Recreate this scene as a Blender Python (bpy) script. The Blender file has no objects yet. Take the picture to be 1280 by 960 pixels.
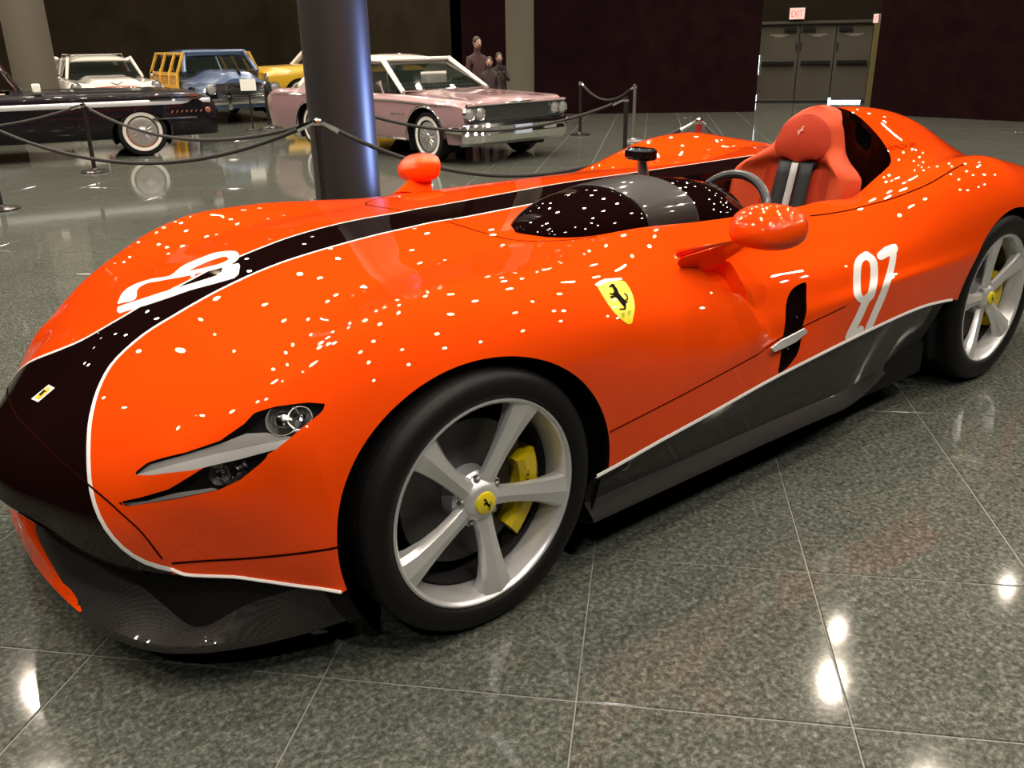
import bpy, bmesh, math, random
import numpy as np
from mathutils import Vector, Matrix, geometry
from mathutils.bvhtree import BVHTree

# ---------------------------------------------------------------- camera, world, light, exposure
SC = bpy.context.scene
COL = SC.collection
CAM = np.array([-1.13666, -2.46263, 1.41323]); YAW, PITCH, ROLL, FOC = 0.67475, 0.37337, -0.01726, 1087.875
_f = np.array([math.sin(YAW)*math.cos(PITCH), math.cos(YAW)*math.cos(PITCH), -math.sin(PITCH)])
_r = np.array([math.cos(YAW), -math.sin(YAW), 0.0]); _u = np.cross(_r, _f)
AXR = math.cos(ROLL)*_r + math.sin(ROLL)*_u
AXU = -math.sin(ROLL)*_r + math.cos(ROLL)*_u
AXF = _f
cd = bpy.data.cameras.new('camera'); cam = bpy.data.objects.new('camera', cd); COL.objects.link(cam)
cd.sensor_fit = 'HORIZONTAL'; cd.sensor_width = 36.0; cd.lens = FOC*36.0/1280.0; cd.clip_end = 200; cd.clip_start = .02
cam.matrix_world = Matrix(((AXR[0], AXU[0], -AXF[0], CAM[0]), (AXR[1], AXU[1], -AXF[1], CAM[1]),
                           (AXR[2], AXU[2], -AXF[2], CAM[2]), (0, 0, 0, 1)))
SC.camera = cam
W = bpy.data.worlds.new('world'); SC.world = W; W.use_nodes = True
W.node_tree.nodes['Background'].inputs[0].default_value = (.010, .009, .009, 1)
W.node_tree.nodes['Background'].inputs[1].default_value = 1.0
SC.view_settings.view_transform = 'Standard'; SC.view_settings.look = 'None'
SC.view_settings.exposure = 0.08; SC.view_settings.gamma = 1.0; SC.view_settings.use_curve_mapping = False
SC.cycles.caustics_reflective = False; SC.cycles.caustics_refractive = False
SC.cycles.sample_clamp_indirect = 3.0
CEIL = 6.6
LAMP_W = 165.0
HALL_SPOTS = []      # (x, y, z) of every ceiling spotlight
_rl = random.Random(4)
for _i in range(11):
    for _j in range(10):
        HALL_SPOTS.append((-4.0 + 1.85*_i + _rl.uniform(-.7, .7), -4.6 + 2.2*_j + _rl.uniform(-.7, .7), CEIL - .38))
for _i in range(5):
    for _j in range(5):
        HALL_SPOTS.append((-2.5 + 3.0*_i + _rl.uniform(-.9, .9), 17.2 + 2.6*_j + _rl.uniform(-.8, .8), CEIL - .38))
HALL_SPOTS += [(16.5, 9.3, CEIL-.38), (15.2, 8.6, CEIL-.38), (10.2, 15.6, CEIL-.38), (9.6, 19.5, CEIL-.38)]  # extra spots added to brighten the doors and the dark back walls
for _n, (_x, _y, _z) in enumerate(HALL_SPOTS):
    _l = bpy.data.lights.new('spot_bulb', 'SPOT'); _o = bpy.data.objects.new('spot_bulb', _l); COL.objects.link(_o)
    _l.energy = LAMP_W*(.25 + 1.5*_rl.random()**2)*1.3; _l.color = (1.0, .86, .69) if _n % 4 else (1.0, .96, .92)
    _l.spot_size = math.radians(150); _l.spot_blend = .7; _l.shadow_soft_size = .065
    _o.location = (_x, _y, _z); _o['bulb'] = _n

# ---------------------------------------------------------------- pixel helpers (the photograph is 1280 x 960)
def ray(u, v):
    return CAM, AXF + (u-640)/FOC*AXR - (v-480)/FOC*AXU
def atz(u, v, z):
    o, d = ray(u, v); return o + d*(z-o[2])/d[2]
def aty(u, v, y):
    o, d = ray(u, v); return o + d*(y-o[1])/d[1]
def project(P):
    d = np.asarray(P, float) - CAM; z = d @ AXF
    return np.stack([640 + FOC*(d @ AXR)/z, 480 - FOC*(d @ AXU)/z], -1)

# ---------------------------------------------------------------- mesh helpers
class MB:
    def __init__(s): s.v = []; s.f = []
    def add(s, verts, faces):
        n = len(s.v); s.v += [tuple(map(float, p)) for p in verts]; s.f += [tuple(i+n for i in f) for f in faces]; return s
    def grid(s, P, closeu=False, closev=False, flip=False):
        P = np.asarray(P, float); nu, nv = P.shape[:2]; F = []
        for i in range(nu if closeu else nu-1):
            for j in range(nv if closev else nv-1):
                a, b, c, d = i*nv+j, ((i+1) % nu)*nv+j, ((i+1) % nu)*nv+(j+1) % nv, i*nv+(j+1) % nv
                F.append((d, c, b, a) if flip else (a, b, c, d))
        return s.add(P.reshape(-1, 3), F)
    def box(s, c, h, rz=0.0, top=1.0):
        V = []
        cs, sn = math.cos(rz), math.sin(rz)
        for z in (-1, 1):
            k = top if z > 0 else 1.0
            for x, y in ((-1, -1), (1, -1), (1, 1), (-1, 1)):
                X, Y = x*h[0]*k, y*h[1]*k
                V.append((c[0]+X*cs-Y*sn, c[1]+X*sn+Y*cs, c[2]+z*h[2]))
        return s.add(V, [(3, 2, 1, 0), (4, 5, 6, 7), (0, 1, 5, 4), (1, 2, 6, 5), (2, 3, 7, 6), (3, 0, 4, 7)])
    def lathe(s, prof, n=24, axis='z', c=(0, 0, 0), arc=2*math.pi, cap=False):
        P = []
        for i in range(n if arc > 6.28 else n+1):
            a = arc*i/n; row = []
            for r, h in prof:
                x, y = r*math.cos(a), r*math.sin(a)
                p = (x, y, h) if axis == 'z' else ((x, h, y) if axis == 'y' else (h, x, y))
                row.append((p[0]+c[0], p[1]+c[1], p[2]+c[2]))
            P.append(row)
        s.grid(P, closeu=arc > 6.28, flip=(axis != 'y'))
        return s
    def tube(s, pts, rad, n=8, cap=True, close=False):
        pts = [Vector(p) for p in pts]; m = len(pts)
        rad = [rad]*m if not hasattr(rad, '__len__') else rad
        up = Vector((0, 0, 1)); P = []; last = None
        for i, p in enumerate(pts):
            a = pts[(i-1) % m] if (close or i > 0) else p; b = pts[(i+1) % m] if (close or i < m-1) else p
            t = (b-a)
            t = t.normalized() if t.length > 1e-9 else Vector((1, 0, 0))
            if last is None:
                r = up if abs(t.dot(up)) < .95 else Vector((1, 0, 0))
                x = t.cross(r).normalized()
            else:
                x = (last - t*last.dot(t)); x = x.normalized() if x.length > 1e-6 else t.cross(up).normalized()
            last = x; y = t.cross(x)
            P.append([p + (x*math.cos(k)+y*math.sin(k))*rad[i] for k in (2*math.pi*j/n for j in range(n))])
        base = len(s.v); s.grid(P, closeu=close, closev=True)
        if cap and not close:
            s.f.append(tuple(base+j for j in range(n))); s.f.append(tuple(base+(m-1)*n+n-1-j for j in range(n)))
        return s
    def prism(s, poly, lo, hi, axis='z'):
        n = len(poly); V = []
        for h in (lo, hi):
            for a, b in poly:
                V.append((a, b, h) if axis == 'z' else ((a, h, b) if axis == 'y' else (h, a, b)))
        F = [tuple(range(n-1, -1, -1)), tuple(range(n, 2*n))] + [(i, (i+1) % n, n+(i+1) % n, n+i) for i in range(n)]
        return s.add(V, F)
    def ball(s, c, r, nu=14, nv=8, half=False):
        r = (r, r, r) if not hasattr(r, '__len__') else r; P = []
        for i in range(nu):
            a = 2*math.pi*i/nu; row = []
            for j in range(nv+1):
                b = (0 if half else -math.pi/2) + (math.pi/2 if half else math.pi)*j/nv
                row.append((c[0]+r[0]*math.cos(a)*math.cos(b), c[1]+r[1]*math.sin(a)*math.cos(b), c[2]+r[2]*math.sin(b)))
            P.append(row)
        return s.grid(P, closeu=True)
    def xf(s, M):
        s.v = [tuple(M @ Vector(p)) for p in s.v]; return s

def obj(name, mb, mat=None, parent=None, smooth=True, angle=35, normals=None, bevel=0, solid=0, subd=0, recalc=True):
    me = bpy.data.meshes.new(name)
    me.from_pydata(mb.v, [], mb.f); me.validate()
    if recalc and normals is None:
        bm = bmesh.new(); bm.from_mesh(me); bmesh.ops.remove_doubles(bm, verts=bm.verts, dist=1e-5)
        bmesh.ops.recalc_face_normals(bm, faces=bm.faces); bm.to_mesh(me); bm.free()
    if smooth:
        me.polygons.foreach_set('use_smooth', [True]*len(me.polygons))
        if normals is None: me.set_sharp_from_angle(angle=math.radians(angle))
        else: me.normals_split_custom_set_from_vertices(normals)
    o = bpy.data.objects.new(name, me); COL.objects.link(o)
    if mat is not None:
        for m in (mat if isinstance(mat, (list, tuple)) else [mat]): me.materials.append(m)
    if parent is not None: o.parent = parent
    if solid:
        md = o.modifiers.new('solid', 'SOLIDIFY'); md.thickness = solid; md.offset = -1
    if bevel:
        md = o.modifiers.new('bevel', 'BEVEL'); md.width = bevel; md.segments = 2; md.limit_method = 'ANGLE'; md.angle_limit = math.radians(40)
    if subd:
        md = o.modifiers.new('subd', 'SUBSURF'); md.levels = subd; md.render_levels = subd
    return o

def tag(o, label=None, cat=None, group=None, kind=None):
    if label: o['label'] = label
    if cat: o['category'] = cat
    if group: o['group'] = group
    if kind: o['kind'] = kind
    return o
def thing(name, label, cat, loc=(0, 0, 0), rz=0.0, group=None):
    o = bpy.data.objects.new(name, None); COL.objects.link(o); o.empty_display_size = .1
    o.location = loc; o.rotation_euler = (0, 0, rz)
    return tag(o, label, cat, group)
def copy_tree(o, parent=None):
    c = o.copy(); COL.objects.link(c); c.parent = parent
    if parent is not None: c.matrix_parent_inverse = o.matrix_parent_inverse
    for ch in list(o.children): copy_tree(ch, c)
    return c
def lerp(a, b, t): return a + (b-a)*t
def sstep(a, b, x):
    t = np.clip((np.asarray(x, float)-a)/(b-a), 0, 1); return t*t*(3-2*t)

# ---------------------------------------------------------------- materials
def mat(name, color=(.5, .5, .5), rough=.5, metal=0.0, coat=0.0, coat_rough=.03, emit=None, estr=1.0, spec=.5, trans=0.0, ior=1.5, sheen=0.0, alpha=1.0):
    m = bpy.data.materials.new(name); m.use_nodes = True
    b = m.node_tree.nodes['Principled BSDF']; I = b.inputs
    I['Base Color'].default_value = (*color, 1); I['Roughness'].default_value = rough; I['Metallic'].default_value = metal
    I['Coat Weight'].default_value = coat; I['Coat Roughness'].default_value = coat_rough; I['Specular IOR Level'].default_value = spec
    I['Transmission Weight'].default_value = trans; I['IOR'].default_value = ior; I['Sheen Weight'].default_value = sheen; I['Alpha'].default_value = alpha
    if emit: I['Emission Color'].default_value = (*emit, 1); I['Emission Strength'].default_value = estr
    return m
def node(m, t, **kw):
    n = m.node_tree.nodes.new(t)
    for k, v in kw.items(): setattr(n, k, v)
    return n
def link(m, a, b): m.node_tree.links.new(a, b)
def noise_mix(m, scale, c1, c2, lo=.4, hi=.6, detail=4, coord='Object', target='Base Color', rough=.6):
    tc = node(m, 'ShaderNodeTexCoord'); nz = node(m, 'ShaderNodeTexNoise'); cr = node(m, 'ShaderNodeValToRGB')
    nz.inputs['Scale'].default_value = scale; nz.inputs['Detail'].default_value = detail; nz.inputs['Roughness'].default_value = rough
    link(m, tc.outputs[coord], nz.inputs['Vector']); link(m, nz.outputs['Fac'], cr.inputs['Fac'])
    e = cr.color_ramp.elements; e[0].position = lo; e[0].color = (*c1, 1); e[1].position = hi; e[1].color = (*c2, 1)
    link(m, cr.outputs['Color'], m.node_tree.nodes['Principled BSDF'].inputs[target]); return nz, cr
def bump(m, scale, strength, dist=.002, coord='Object', detail=3):
    tc = node(m, 'ShaderNodeTexCoord'); nz = node(m, 'ShaderNodeTexNoise'); bp = node(m, 'ShaderNodeBump')
    nz.inputs['Scale'].default_value = scale; nz.inputs['Detail'].default_value = detail
    bp.inputs['Strength'].default_value = strength; bp.inputs['Distance'].default_value = dist
    link(m, tc.outputs[coord], nz.inputs['Vector']); link(m, nz.outputs['Fac'], bp.inputs['Height'])
    link(m, bp.outputs['Normal'], m.node_tree.nodes['Principled BSDF'].inputs['Normal'])

PAINT = mat('orange_red_paint', (.78, .060, .003), .5, 0, 1.0, .004, spec=.0)
BLACK = mat('gloss_black', (.007, .0022, .0022), .5, 0, 1.0, .004, spec=0)
MATTE = mat('matte_black', (.006, .005, .005), .7, spec=.2)
DARK = mat('dark_gap', (.016, .003, .002), .8, spec=0)
WHITE = mat('white_vinyl', (.82, .80, .77), .4, 0, .6, .05)
CARBON = mat('carbon_fibre', (.05, .047, .045), .45, 0, .6, .05, spec=.1)
def _weave(m):
    tc = node(m, 'ShaderNodeTexCoord'); ck = node(m, 'ShaderNodeTexChecker'); ck.inputs['Scale'].default_value = 260
    ck.inputs['Color1'].default_value = (.040, .037, .035, 1); ck.inputs['Color2'].default_value = (.016, .014, .013, 1)
    link(m, tc.outputs['Object'], ck.inputs['Vector']); link(m, ck.outputs['Color'], m.node_tree.nodes['Principled BSDF'].inputs['Base Color'])
_weave(CARBON)
RUBBER = mat('tyre_rubber', (.008, .007, .007), .5, spec=.2); bump(RUBBER, 180, .15)
ALLOY = mat('silver_alloy', (.80, .80, .80), .30, .6, .3, .08)
STEEL = mat('brushed_steel', (.55, .54, .52), .3, 1.0)
DISC = mat('brake_disc', (.10, .095, .095), .45, .7)
CHROME = mat('chrome', (.82, .82, .82), .08, 1.0)
YELLOW = mat('yellow_enamel', (.86, .68, .01), .35, 0, .8, .05)
YCAL = mat('yellow_caliper', (.80, .58, .005), .4, 0, .6, .08)
LEATHER = mat('red_leather', (.42, .034, .010), .7, spec=.2); bump(LEATHER, 240, .25, .0012)
LEATHER2 = mat('bright_red_leather', (.54, .062, .016), .7, spec=.2); bump(LEATHER2, 240, .25, .0012)
GREYTRIM = mat('grey_trim', (.30, .29, .28), .45, 0, .3)
GLASS = mat('lamp_glass', (.9, .9, .9), .02, 0, 0, 0, trans=1.0, ior=1.2)
LENS = mat('lamp_reflector', (.55, .55, .54), .15, 1.0)
BAR = mat('light_bar', (.50, .49, .48), .3, .2, .8, .05)
# ---------------------------------------------------------------- the hall: floor of granite tiles, walls, ceiling
TILE = mat('polished_granite', (.1, .1, .09), .07, 0, 0, spec=.5)
def _granite(m):
    bs = m.node_tree.nodes['Principled BSDF']
    tc = node(m, 'ShaderNodeNewGeometry')
    n1 = node(m, 'ShaderNodeTexNoise'); n1.inputs['Scale'].default_value = 70; n1.inputs['Detail'].default_value = 5; n1.inputs['Roughness'].default_value = .7
    v = node(m, 'ShaderNodeTexVoronoi'); v.inputs['Scale'].default_value = 70
    n2 = node(m, 'ShaderNodeTexNoise'); n2.inputs['Scale'].default_value = 1.3; n2.inputs['Detail'].default_value = 2
    for n in (n1, v, n2): link(m, tc.outputs['Position'], n.inputs['Vector'])
    cr = node(m, 'ShaderNodeValToRGB'); e = cr.color_ramp.elements
    e[0].position = .34; e[0].color = (.045, .049, .044, 1); e[1].position = .68; e[1].color = (.20, .21, .185, 1)
    k = e.new(.5); k.color = (.095, .101, .090, 1)
    link(m, n1.outputs['Fac'], cr.inputs['Fac'])
    mx = node(m, 'ShaderNodeMixRGB', blend_type='MULTIPLY'); mx.inputs['Fac'].default_value = .6
    cr2 = node(m, 'ShaderNodeValToRGB'); e = cr2.color_ramp.elements
    e[0].color = (.45, .47, .43, 1); e[1].color = (1.25, 1.25, 1.2, 1); e[0].position = .1; e[1].position = .9
    link(m, v.outputs['Color'], cr2.inputs['Fac'])
    link(m, cr.outputs['Color'], mx.inputs['Color1']); link(m, cr2.outputs['Color'], mx.inputs['Color2'])
    mx2 = node(m, 'ShaderNodeMixRGB', blend_type='MULTIPLY'); mx2.inputs['Fac'].default_value = .5
    cr3 = node(m, 'ShaderNodeValToRGB'); e = cr3.color_ramp.elements; e[0].color = (.6, .62, .55, 1); e[1].color = (1.3, 1.28, 1.2, 1)
    link(m, n2.outputs['Fac'], cr3.inputs['Fac']); link(m, mx.outputs['Color'], mx2.inputs['Color1']); link(m, cr3.outputs['Color'], mx2.inputs['Color2'])
    link(m, mx2.outputs['Color'], bs.inputs['Base Color'])
_granite(TILE)
GROUT = mat('pale_grout', (.20, .20, .175), .6)
DRAPE = mat('black_drape', (.030, .016, .016), .95, spec=0); noise_mix(DRAPE, 3.0, (.0095, .0040, .0048), (.0165, .0068, .0078), .3, .75)
BROWNWALL = mat('dark_brown_wall', (.030, .023, .015), .9, spec=.05); noise_mix(BROWNWALL, 1.2, (.018, .0135, .0085), (.030, .023, .015), .3, .75)
CEILM = mat('dark_ceiling', (.006, .004, .004), .9, spec=.1)

TANG = math.atan2(.672, .741); TS = .61; GAP = .0035
tn = np.array([math.cos(TANG), math.sin(TANG)]); tb = np.array([math.sin(TANG), -math.cos(TANG)])   # the two families of joints
A0, B0 = -.285, 1.55
floor = obj('floor', MB().box((9, 11, -.0425), (24, 26, .04)), GROUT); tag(floor, kind='structure')
def tile_mesh():
    h = TS/2 - GAP/2; b = .0025; V = []; F = []
    for k, z in ((h, -.012), (h, -b), (h-b, 0.0)):
        V += [(-k, -k, z), (k, -k, z), (k, k, z), (-k, k, z)]
    for l in (0, 4):
        for i in range(4): F.append((l+i, l+(i+1) % 4, l+4+(i+1) % 4, l+4+i))
    F.append((8, 9, 10, 11)); return V, F
tv, tf = tile_mesh()
tme = bpy.data.meshes.new('floor_tile'); tme.from_pydata(tv, [], tf); tme.materials.append(TILE)
cells = []
for i in range(-40, 56):
    for j in range(-56, 60):
        c = tn*(A0 + (i+.5)*TS) + tb*(B0 + (j+.5)*TS)
        if not (-14 < c[0] < 32 and -14 < c[1] < 36): continue
        d = math.hypot(c[0]-CAM[0], c[1]-CAM[1])
        P = np.array([c[0], c[1], 0.0]); fw = (P-CAM) @ AXF
        vis = False
        if fw > .3:
            u, v = project(P); m = 400/fw
            vis = -m < u < 1280+m and v < 960+m
        cells.append((0 if vis else 1, d, c))
cells.sort(key=lambda t: (t[0], t[1]))
ROT = math.atan2(tn[1], tn[0])
for _, d, c in cells[:300]:
    o = bpy.data.objects.new('floor_tile', tme); COL.objects.link(o); o.parent = floor; o.location = (c[0], c[1], 0); o.rotation_euler = (0, 0, ROT)
mb = MB()
cs, sn = math.cos(ROT), math.sin(ROT)
for _, d, c in cells[300:]:
    mb.add([(c[0]+x*cs-y*sn, c[1]+x*sn+y*cs, z) for x, y, z in tv], tf)
rest = obj('floor_tiles_beyond', mb, TILE, floor, smooth=False, recalc=False); rest['kind'] = 'stuff'

def wall(name, a, b, h, m, folds=0.0, z0=0.0, pitch=.34, seed=1):
    a = np.array(a, float); b = np.array(b, float); L = np.linalg.norm(b-a); t = (b-a)/L; n = np.array([-t[1], t[0]])
    N = max(2, int(L/(.05 if folds else 2))); rr = random.Random(seed); ph = 0.0; P = [[], []]; Q = [[], []]
    for i in range(N+1):
        s = L*i/N; ph += 2*math.pi*(L/N)/pitch*(.75+.5*rr.random())
        off = folds*(math.sin(ph) + .4*math.sin(ph*.37+1))
        p = a + t*s + n*off; pt = a + t*s + n*off*.7
        P[0].append((p[0], p[1], z0)); P[1].append((pt[0], pt[1], h))
    mb = MB().grid(P)
    q = a - n*.25; r = b - n*.25
    for s_ in (0,):
        mb.add([(q[0], q[1], z0), (r[0], r[1], z0), (r[0], r[1], h), (q[0], q[1], h)], [(0, 1, 2, 3)])
    o = obj(name, mb, m); tag(o, kind='structure'); return o
DL = atz(943, 128, 0)[:2]; DR = atz(1081, 128, 0)[:2]
wall('wall_drape_left', (10.4, 13.4), (14.85, 9.25), CEIL+.1, DRAPE, .06, 0, .36, 3)
wall('wall_drape_right', (15.75, 7.0), (16.35, -8.0), CEIL+.1, DRAPE, .06, 0, .36, 5)
wall('wall_return', (12.6, 16.3), (10.4, 13.4), CEIL+.1, BROWNWALL)
wall('wall_side', (11.6, 25.0), (12.6, 16.3), CEIL+.1, BROWNWALL)
wall('wall_back', (11.6, 25.0), (-13, 31.0), CEIL+.1, BROWNWALL)
wall('wall_left', (-12.5, 34), (-12.5, -13), CEIL+.1, BROWNWALL)
wall('wall_front', (-13, -12.5), (17, -12.5), CEIL+.1, BROWNWALL)
wall('wall_right', (16.35, -13), (16.35, -8), CEIL+.1, DRAPE, .05)
ceil = obj('ceiling', MB().box((9, 11, CEIL+.05), (24, 26, .05)), CEILM); tag(ceil, kind='structure')
FIXT = mat('fixture_black', (.02, .02, .02), .5)
BULB = mat('lamp_face', (1, .9, .75), .4, emit=(1, .86, .66), estr=14.0)
fm1 = MB().lathe([(.0, .30), (.05, .30), (.075, .24), (.085, .0), (.078, .0), (.07, .02)], 14)
fm1.box((0, 0, .34), (.012, .012, .05))
fm2 = MB().lathe([(.0001, .02), (.07, .02)], 14)
protof = None
for n, (x, y, z) in enumerate(HALL_SPOTS):
    if protof is None:
        protof = thing('ceiling_spotlight', 'small black can spotlight hanging from the dark ceiling', 'spotlight', (x, y, z+.03), 0, 'ceiling spotlights')
        obj('housing', fm1, FIXT, protof); obj('lamp_face', fm2, BULB, protof, recalc=False)
    else:
        t = copy_tree(protof); t.location = (x, y, z+.03)
# ---------------------------------------------------------------- the orange open racer: body surface
def crom(T, Y, t):
    """cubic Hermite through (T, Y) with limited finite-difference slopes"""
    T = np.asarray(T, float); Y = np.asarray(Y, float); t = np.clip(np.asarray(t, float), T[0], T[-1])
    h = np.diff(T); d = np.diff(Y)/h; m = np.zeros(len(T))
    m[0], m[-1] = d[0], d[-1]
    m[1:-1] = (d[:-1]*h[1:] + d[1:]*h[:-1])/(h[:-1]+h[1:])
    for i in range(1, len(T)-1):                       # keep it from overshooting
        lim = 3*min(abs(d[i-1]), abs(d[i]))
        if d[i-1]*d[i] <= 0: m[i] *= .25
        elif abs(m[i]) > lim: m[i] = math.copysign(lim, m[i])
    i = np.clip(np.searchsorted(T, t, side='right')-1, 0, len(T)-2)
    s = (t-T[i])/h[i]; s2, s3 = s*s, s*s*s
    return (2*s3-3*s2+1)*Y[i] + (s3-2*s2+s)*h[i]*m[i] + (-2*s3+3*s2)*Y[i+1] + (s3-s2)*h[i]*m[i+1]

FRONT = [   # each lengthwise line from the nose edge back to x = -0.4 : (x, y, z)
 [(-.955, 0, .38), (-.945, 0, .425), (-.90, 0, .475), (-.84, 0, .515), (-.75, 0, .573), (-.66, 0, .629), (-.557, 0, .682), (-.4, 0, .745)],
 [(-.935, -.15, .37), (-.922, -.15, .42), (-.88, -.15, .475), (-.82, -.15, .52), (-.75, -.15, .565), (-.66, -.15, .622), (-.55, -.15, .68), (-.4, -.15, .743)],
 [(-.875, -.32, .345), (-.86, -.32, .41), (-.82, -.32, .475), (-.75, -.32, .545), (-.66, -.32, .61), (-.55, -.32, .668), (-.4, -.32, .736)],
 [(-.81, -.48, .315), (-.795, -.48, .40), (-.76, -.48, .475), (-.70, -.48, .545), (-.60, -.48, .625), (-.50, -.48, .68), (-.4, -.48, .724)],
 [(-.74, -.59, .30), (-.728, -.60, .40), (-.70, -.605, .49), (-.66, -.605, .555), (-.56, -.605, .63), (-.47, -.605, .686), (-.4, -.605, .723)],
 [(-.665, -.67, .295), (-.655, -.675, .40), (-.63, -.69, .50), (-.56, -.70, .60), (-.47, -.71, .675), (-.4, -.715, .718)],
 [(-.59, -.745, .295), (-.585, -.75, .38), (-.565, -.765, .47), (-.52, -.78, .555), (-.46, -.80, .62), (-.4, -.805, .662)],
 [(-.53, -.80, .285), (-.52, -.81, .37), (-.49, -.83, .46), (-.45, -.85, .52), (-.4, -.865, .575)],
 [(-.485, -.85, .28), (-.475, -.86, .36), (-.45, -.875, .42), (-.42, -.89, .455), (-.4, -.90, .47)],
 [(-.445, -.89, .275), (-.435, -.90, .33), (-.42, -.91, .36), (-.4, -.92, .38)],
 [(-.41, -.93, .27), (-.405, -.93, .271), (-.4, -.93, .272)],
]
RX = [-.4, -.2, 0, .2, .4, .6, .85, 1.1, 1.4, 1.7, 2.0, 2.2, 2.4, 2.72, 3.0, 3.3, 3.55, 3.68]
REAR = [    # (y list or value, z list) on those stations
 (0, [.745, .807, .847, .869, .878, .882, .889, .897, .90, .90, .90, .90, .90, .898, .885, .848, .80, .765]),
 (-.15, [.743, .805, .845, .867, .876, .880, .887, .894, .897, .896, .896, .896, .897, .895, .882, .846, .797, .762]),
 (-.32, [.736, .798, .838, .859, .867, .872, .880, .887, .888, .886, .884, .884, .886, .887, .876, .842, .79, .755]),
 (-.48, [.724, .788, .828, .848, .855, .860, .866, .870, .868, .862, .858, .865, .874, .88, .87, .836, .782, .745]),
 (-.605, [.723, .797, .842, .855, .855, .851, .848, .846, .840, .828, .832, .865, .90, .912, .89, .84, .78, .735]),
 ([-.715, -.73, -.735, -.735, -.735, -.735, -.735, -.735, -.735, -.735, -.74, -.75, -.765, -.775, -.76, -.73, -.68, -.62],
  [.718, .813, .857, .860, .848, .828, .808, .796, .791, .800, .845, .890, .930, .942, .900, .84, .77, .72]),
 ([-.805, -.835, -.845, -.85, -.85, -.845, -.83, -.82, -.82, -.83, -.85, -.87, -.88, -.885, -.87, -.83, -.77, -.70],
  [.662, .765, .812, .820, .800, .772, .745, .735, .735, .745, .79, .838, .88, .893, .85, .79, .72, .68]),
 ([-.865, -.905, -.92, -.925, -.925, -.915, -.90, -.895, -.90, -.91, -.925, -.94, -.95, -.955, -.94, -.90, -.84, -.76],
  [.575, .68, .735, .745, .73, .70, .68, .675, .68, .69, .715, .745, .78, .80, .76, .70, .64, .60]),
 ([-.90, -.945, -.955, -.957, -.955, -.945, -.935, -.93, -.935, -.945, -.96, -.97, -.98, -.985, -.97, -.93, -.87, -.78],
  [.47, .58, .64, .64, .62, .61, .61, .615, .62, .63, .64, .65, .66, .665, .65, .60, .55, .52]),
 ([-.92, -.948, -.957, -.96, -.96, -.957, -.955, -.955, -.96, -.97, -.98, -.985, -.99, -.99, -.975, -.935, -.87, -.78],
  [.38, .42, .44, .45, .46, .475, .50, .53, .565, .59, .60, .60, .60, .60, .58, .53, .48, .46]),
 ([-.93, -.945, -.95, -.953, -.955, -.955, -.955, -.955, -.96, -.97, -.98, -.98, -.98, -.98, -.96, -.91, -.84, -.75],
  [.272, .28, .29, .30, .315, .338, .364, .393, .421, .449, .467, .455, .43, .40, .38, .36, .36, .36]),
]
NF, NR = 90, 400
LINES = []
for fr, (ry, rz) in zip(FRONT, REAR):
    fr = np.array(fr, float); ry = np.full(len(RX), ry) if np.isscalar(ry) else np.array(ry, float)
    full = np.vstack([fr[:-1], np.stack([RX, ry, rz], -1)])
    T = np.concatenate([[0], np.cumsum(np.linalg.norm(np.diff(full, axis=0), axis=1))]); k = len(fr)-1
    tf_ = np.linspace(0, T[k], NF, endpoint=False)
    xs = np.linspace(-.4, RX[-1], NR)
    # rear stations at equal x for every line
    F3 = np.stack([crom(T, full[:, c], tf_) for c in range(3)], -1)
    R3 = np.stack([xs, crom(full[k:, 0], full[k:, 1], xs), crom(full[k:, 0], full[k:, 2], xs)], -1)
    LINES.append(np.vstack([F3, R3]))
LINES = np.array(LINES)                                   # 11 x stations x 3
SEG = [10, 12, 12, 10, 10, 9, 9, 9, 10, 8]
NS = LINES.shape[1]
half = np.zeros((NS, sum(SEG)+1, 3))
for i in range(NS):
    L = LINES[:, i]
    T = np.concatenate([[0], np.cumsum(np.sqrt(np.maximum(np.linalg.norm(np.diff(L, axis=0), axis=1), 1e-5)))])
    T = np.concatenate([[-T[1]], T]); L2 = np.vstack([L[1]*np.array([1, -1, 1]), L])
    ts = np.concatenate([np.linspace(T[j+1], T[j+2], SEG[j], endpoint=False) for j in range(len(SEG))] + [[T[-1]]])
    for c in range(3): half[i, :, c] = crom(T, L2[:, c], ts)
left = half[:, ::-1]; right = half[:, 1:]*np.array([1, -1, 1])
P = np.concatenate([left, right], 1)                     # from left sill over the top to right sill
NV = P.shape[1]; NH = half.shape[1]
def fairing_dz(x, y):
    """hump behind the driver's head"""
    top = crom([1.9, 2.1, 2.25, 2.36, 2.55, 2.84, 3.13, 3.4, 3.6], [.25, .262, .265, .262, .245, .19, .10, .03, 0], x)
    w = crom([1.9, 2.3, 2.6, 3.0, 3.4, 3.7], [.37, .36, .34, .28, .2, .15], x)
    s = np.clip(np.abs(y+.38)/w, 0, 1); g = .5*(1+np.cos(math.pi*s))
    return top*g*sstep(1.95, 2.24, x)
def rim_dz(x, y):
    return .030*np.exp(-((y+.63)/.075)**2)*sstep(.55, .9, x)*(1-sstep(1.75, 2.05, x))
def side_dy(x, y, z):
    """scoop in the flank behind the front wheel, leading to the outlet slot (both flanks)"""
    xe = crom([.40, .50, .60, .68, .76, .82], [1.14, 1.12, 1.09, 1.04, .95, .87], z)
    wd = crom([.40, .55, .66, .80], [.10, .07, .025, .018], z)
    a = sstep(0, 1, (x-xe+wd)/(2*wd))*(1-sstep(1.12, 1.60, x))
    b = sstep(.40, .56, z)*(1-sstep(.785, .815, z)); dp = crom([.4, .55, .68, .80], [.028, .034, .052, .055], z)
    return dp*a*b
X, Y, Z = P[..., 0].copy(), P[..., 1].copy(), P[..., 2].copy()
Z += fairing_dz(X, Y) + rim_dz(X, Y)
sd = side_dy(X, Y, Z)*(np.abs(Y) > .74)
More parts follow.
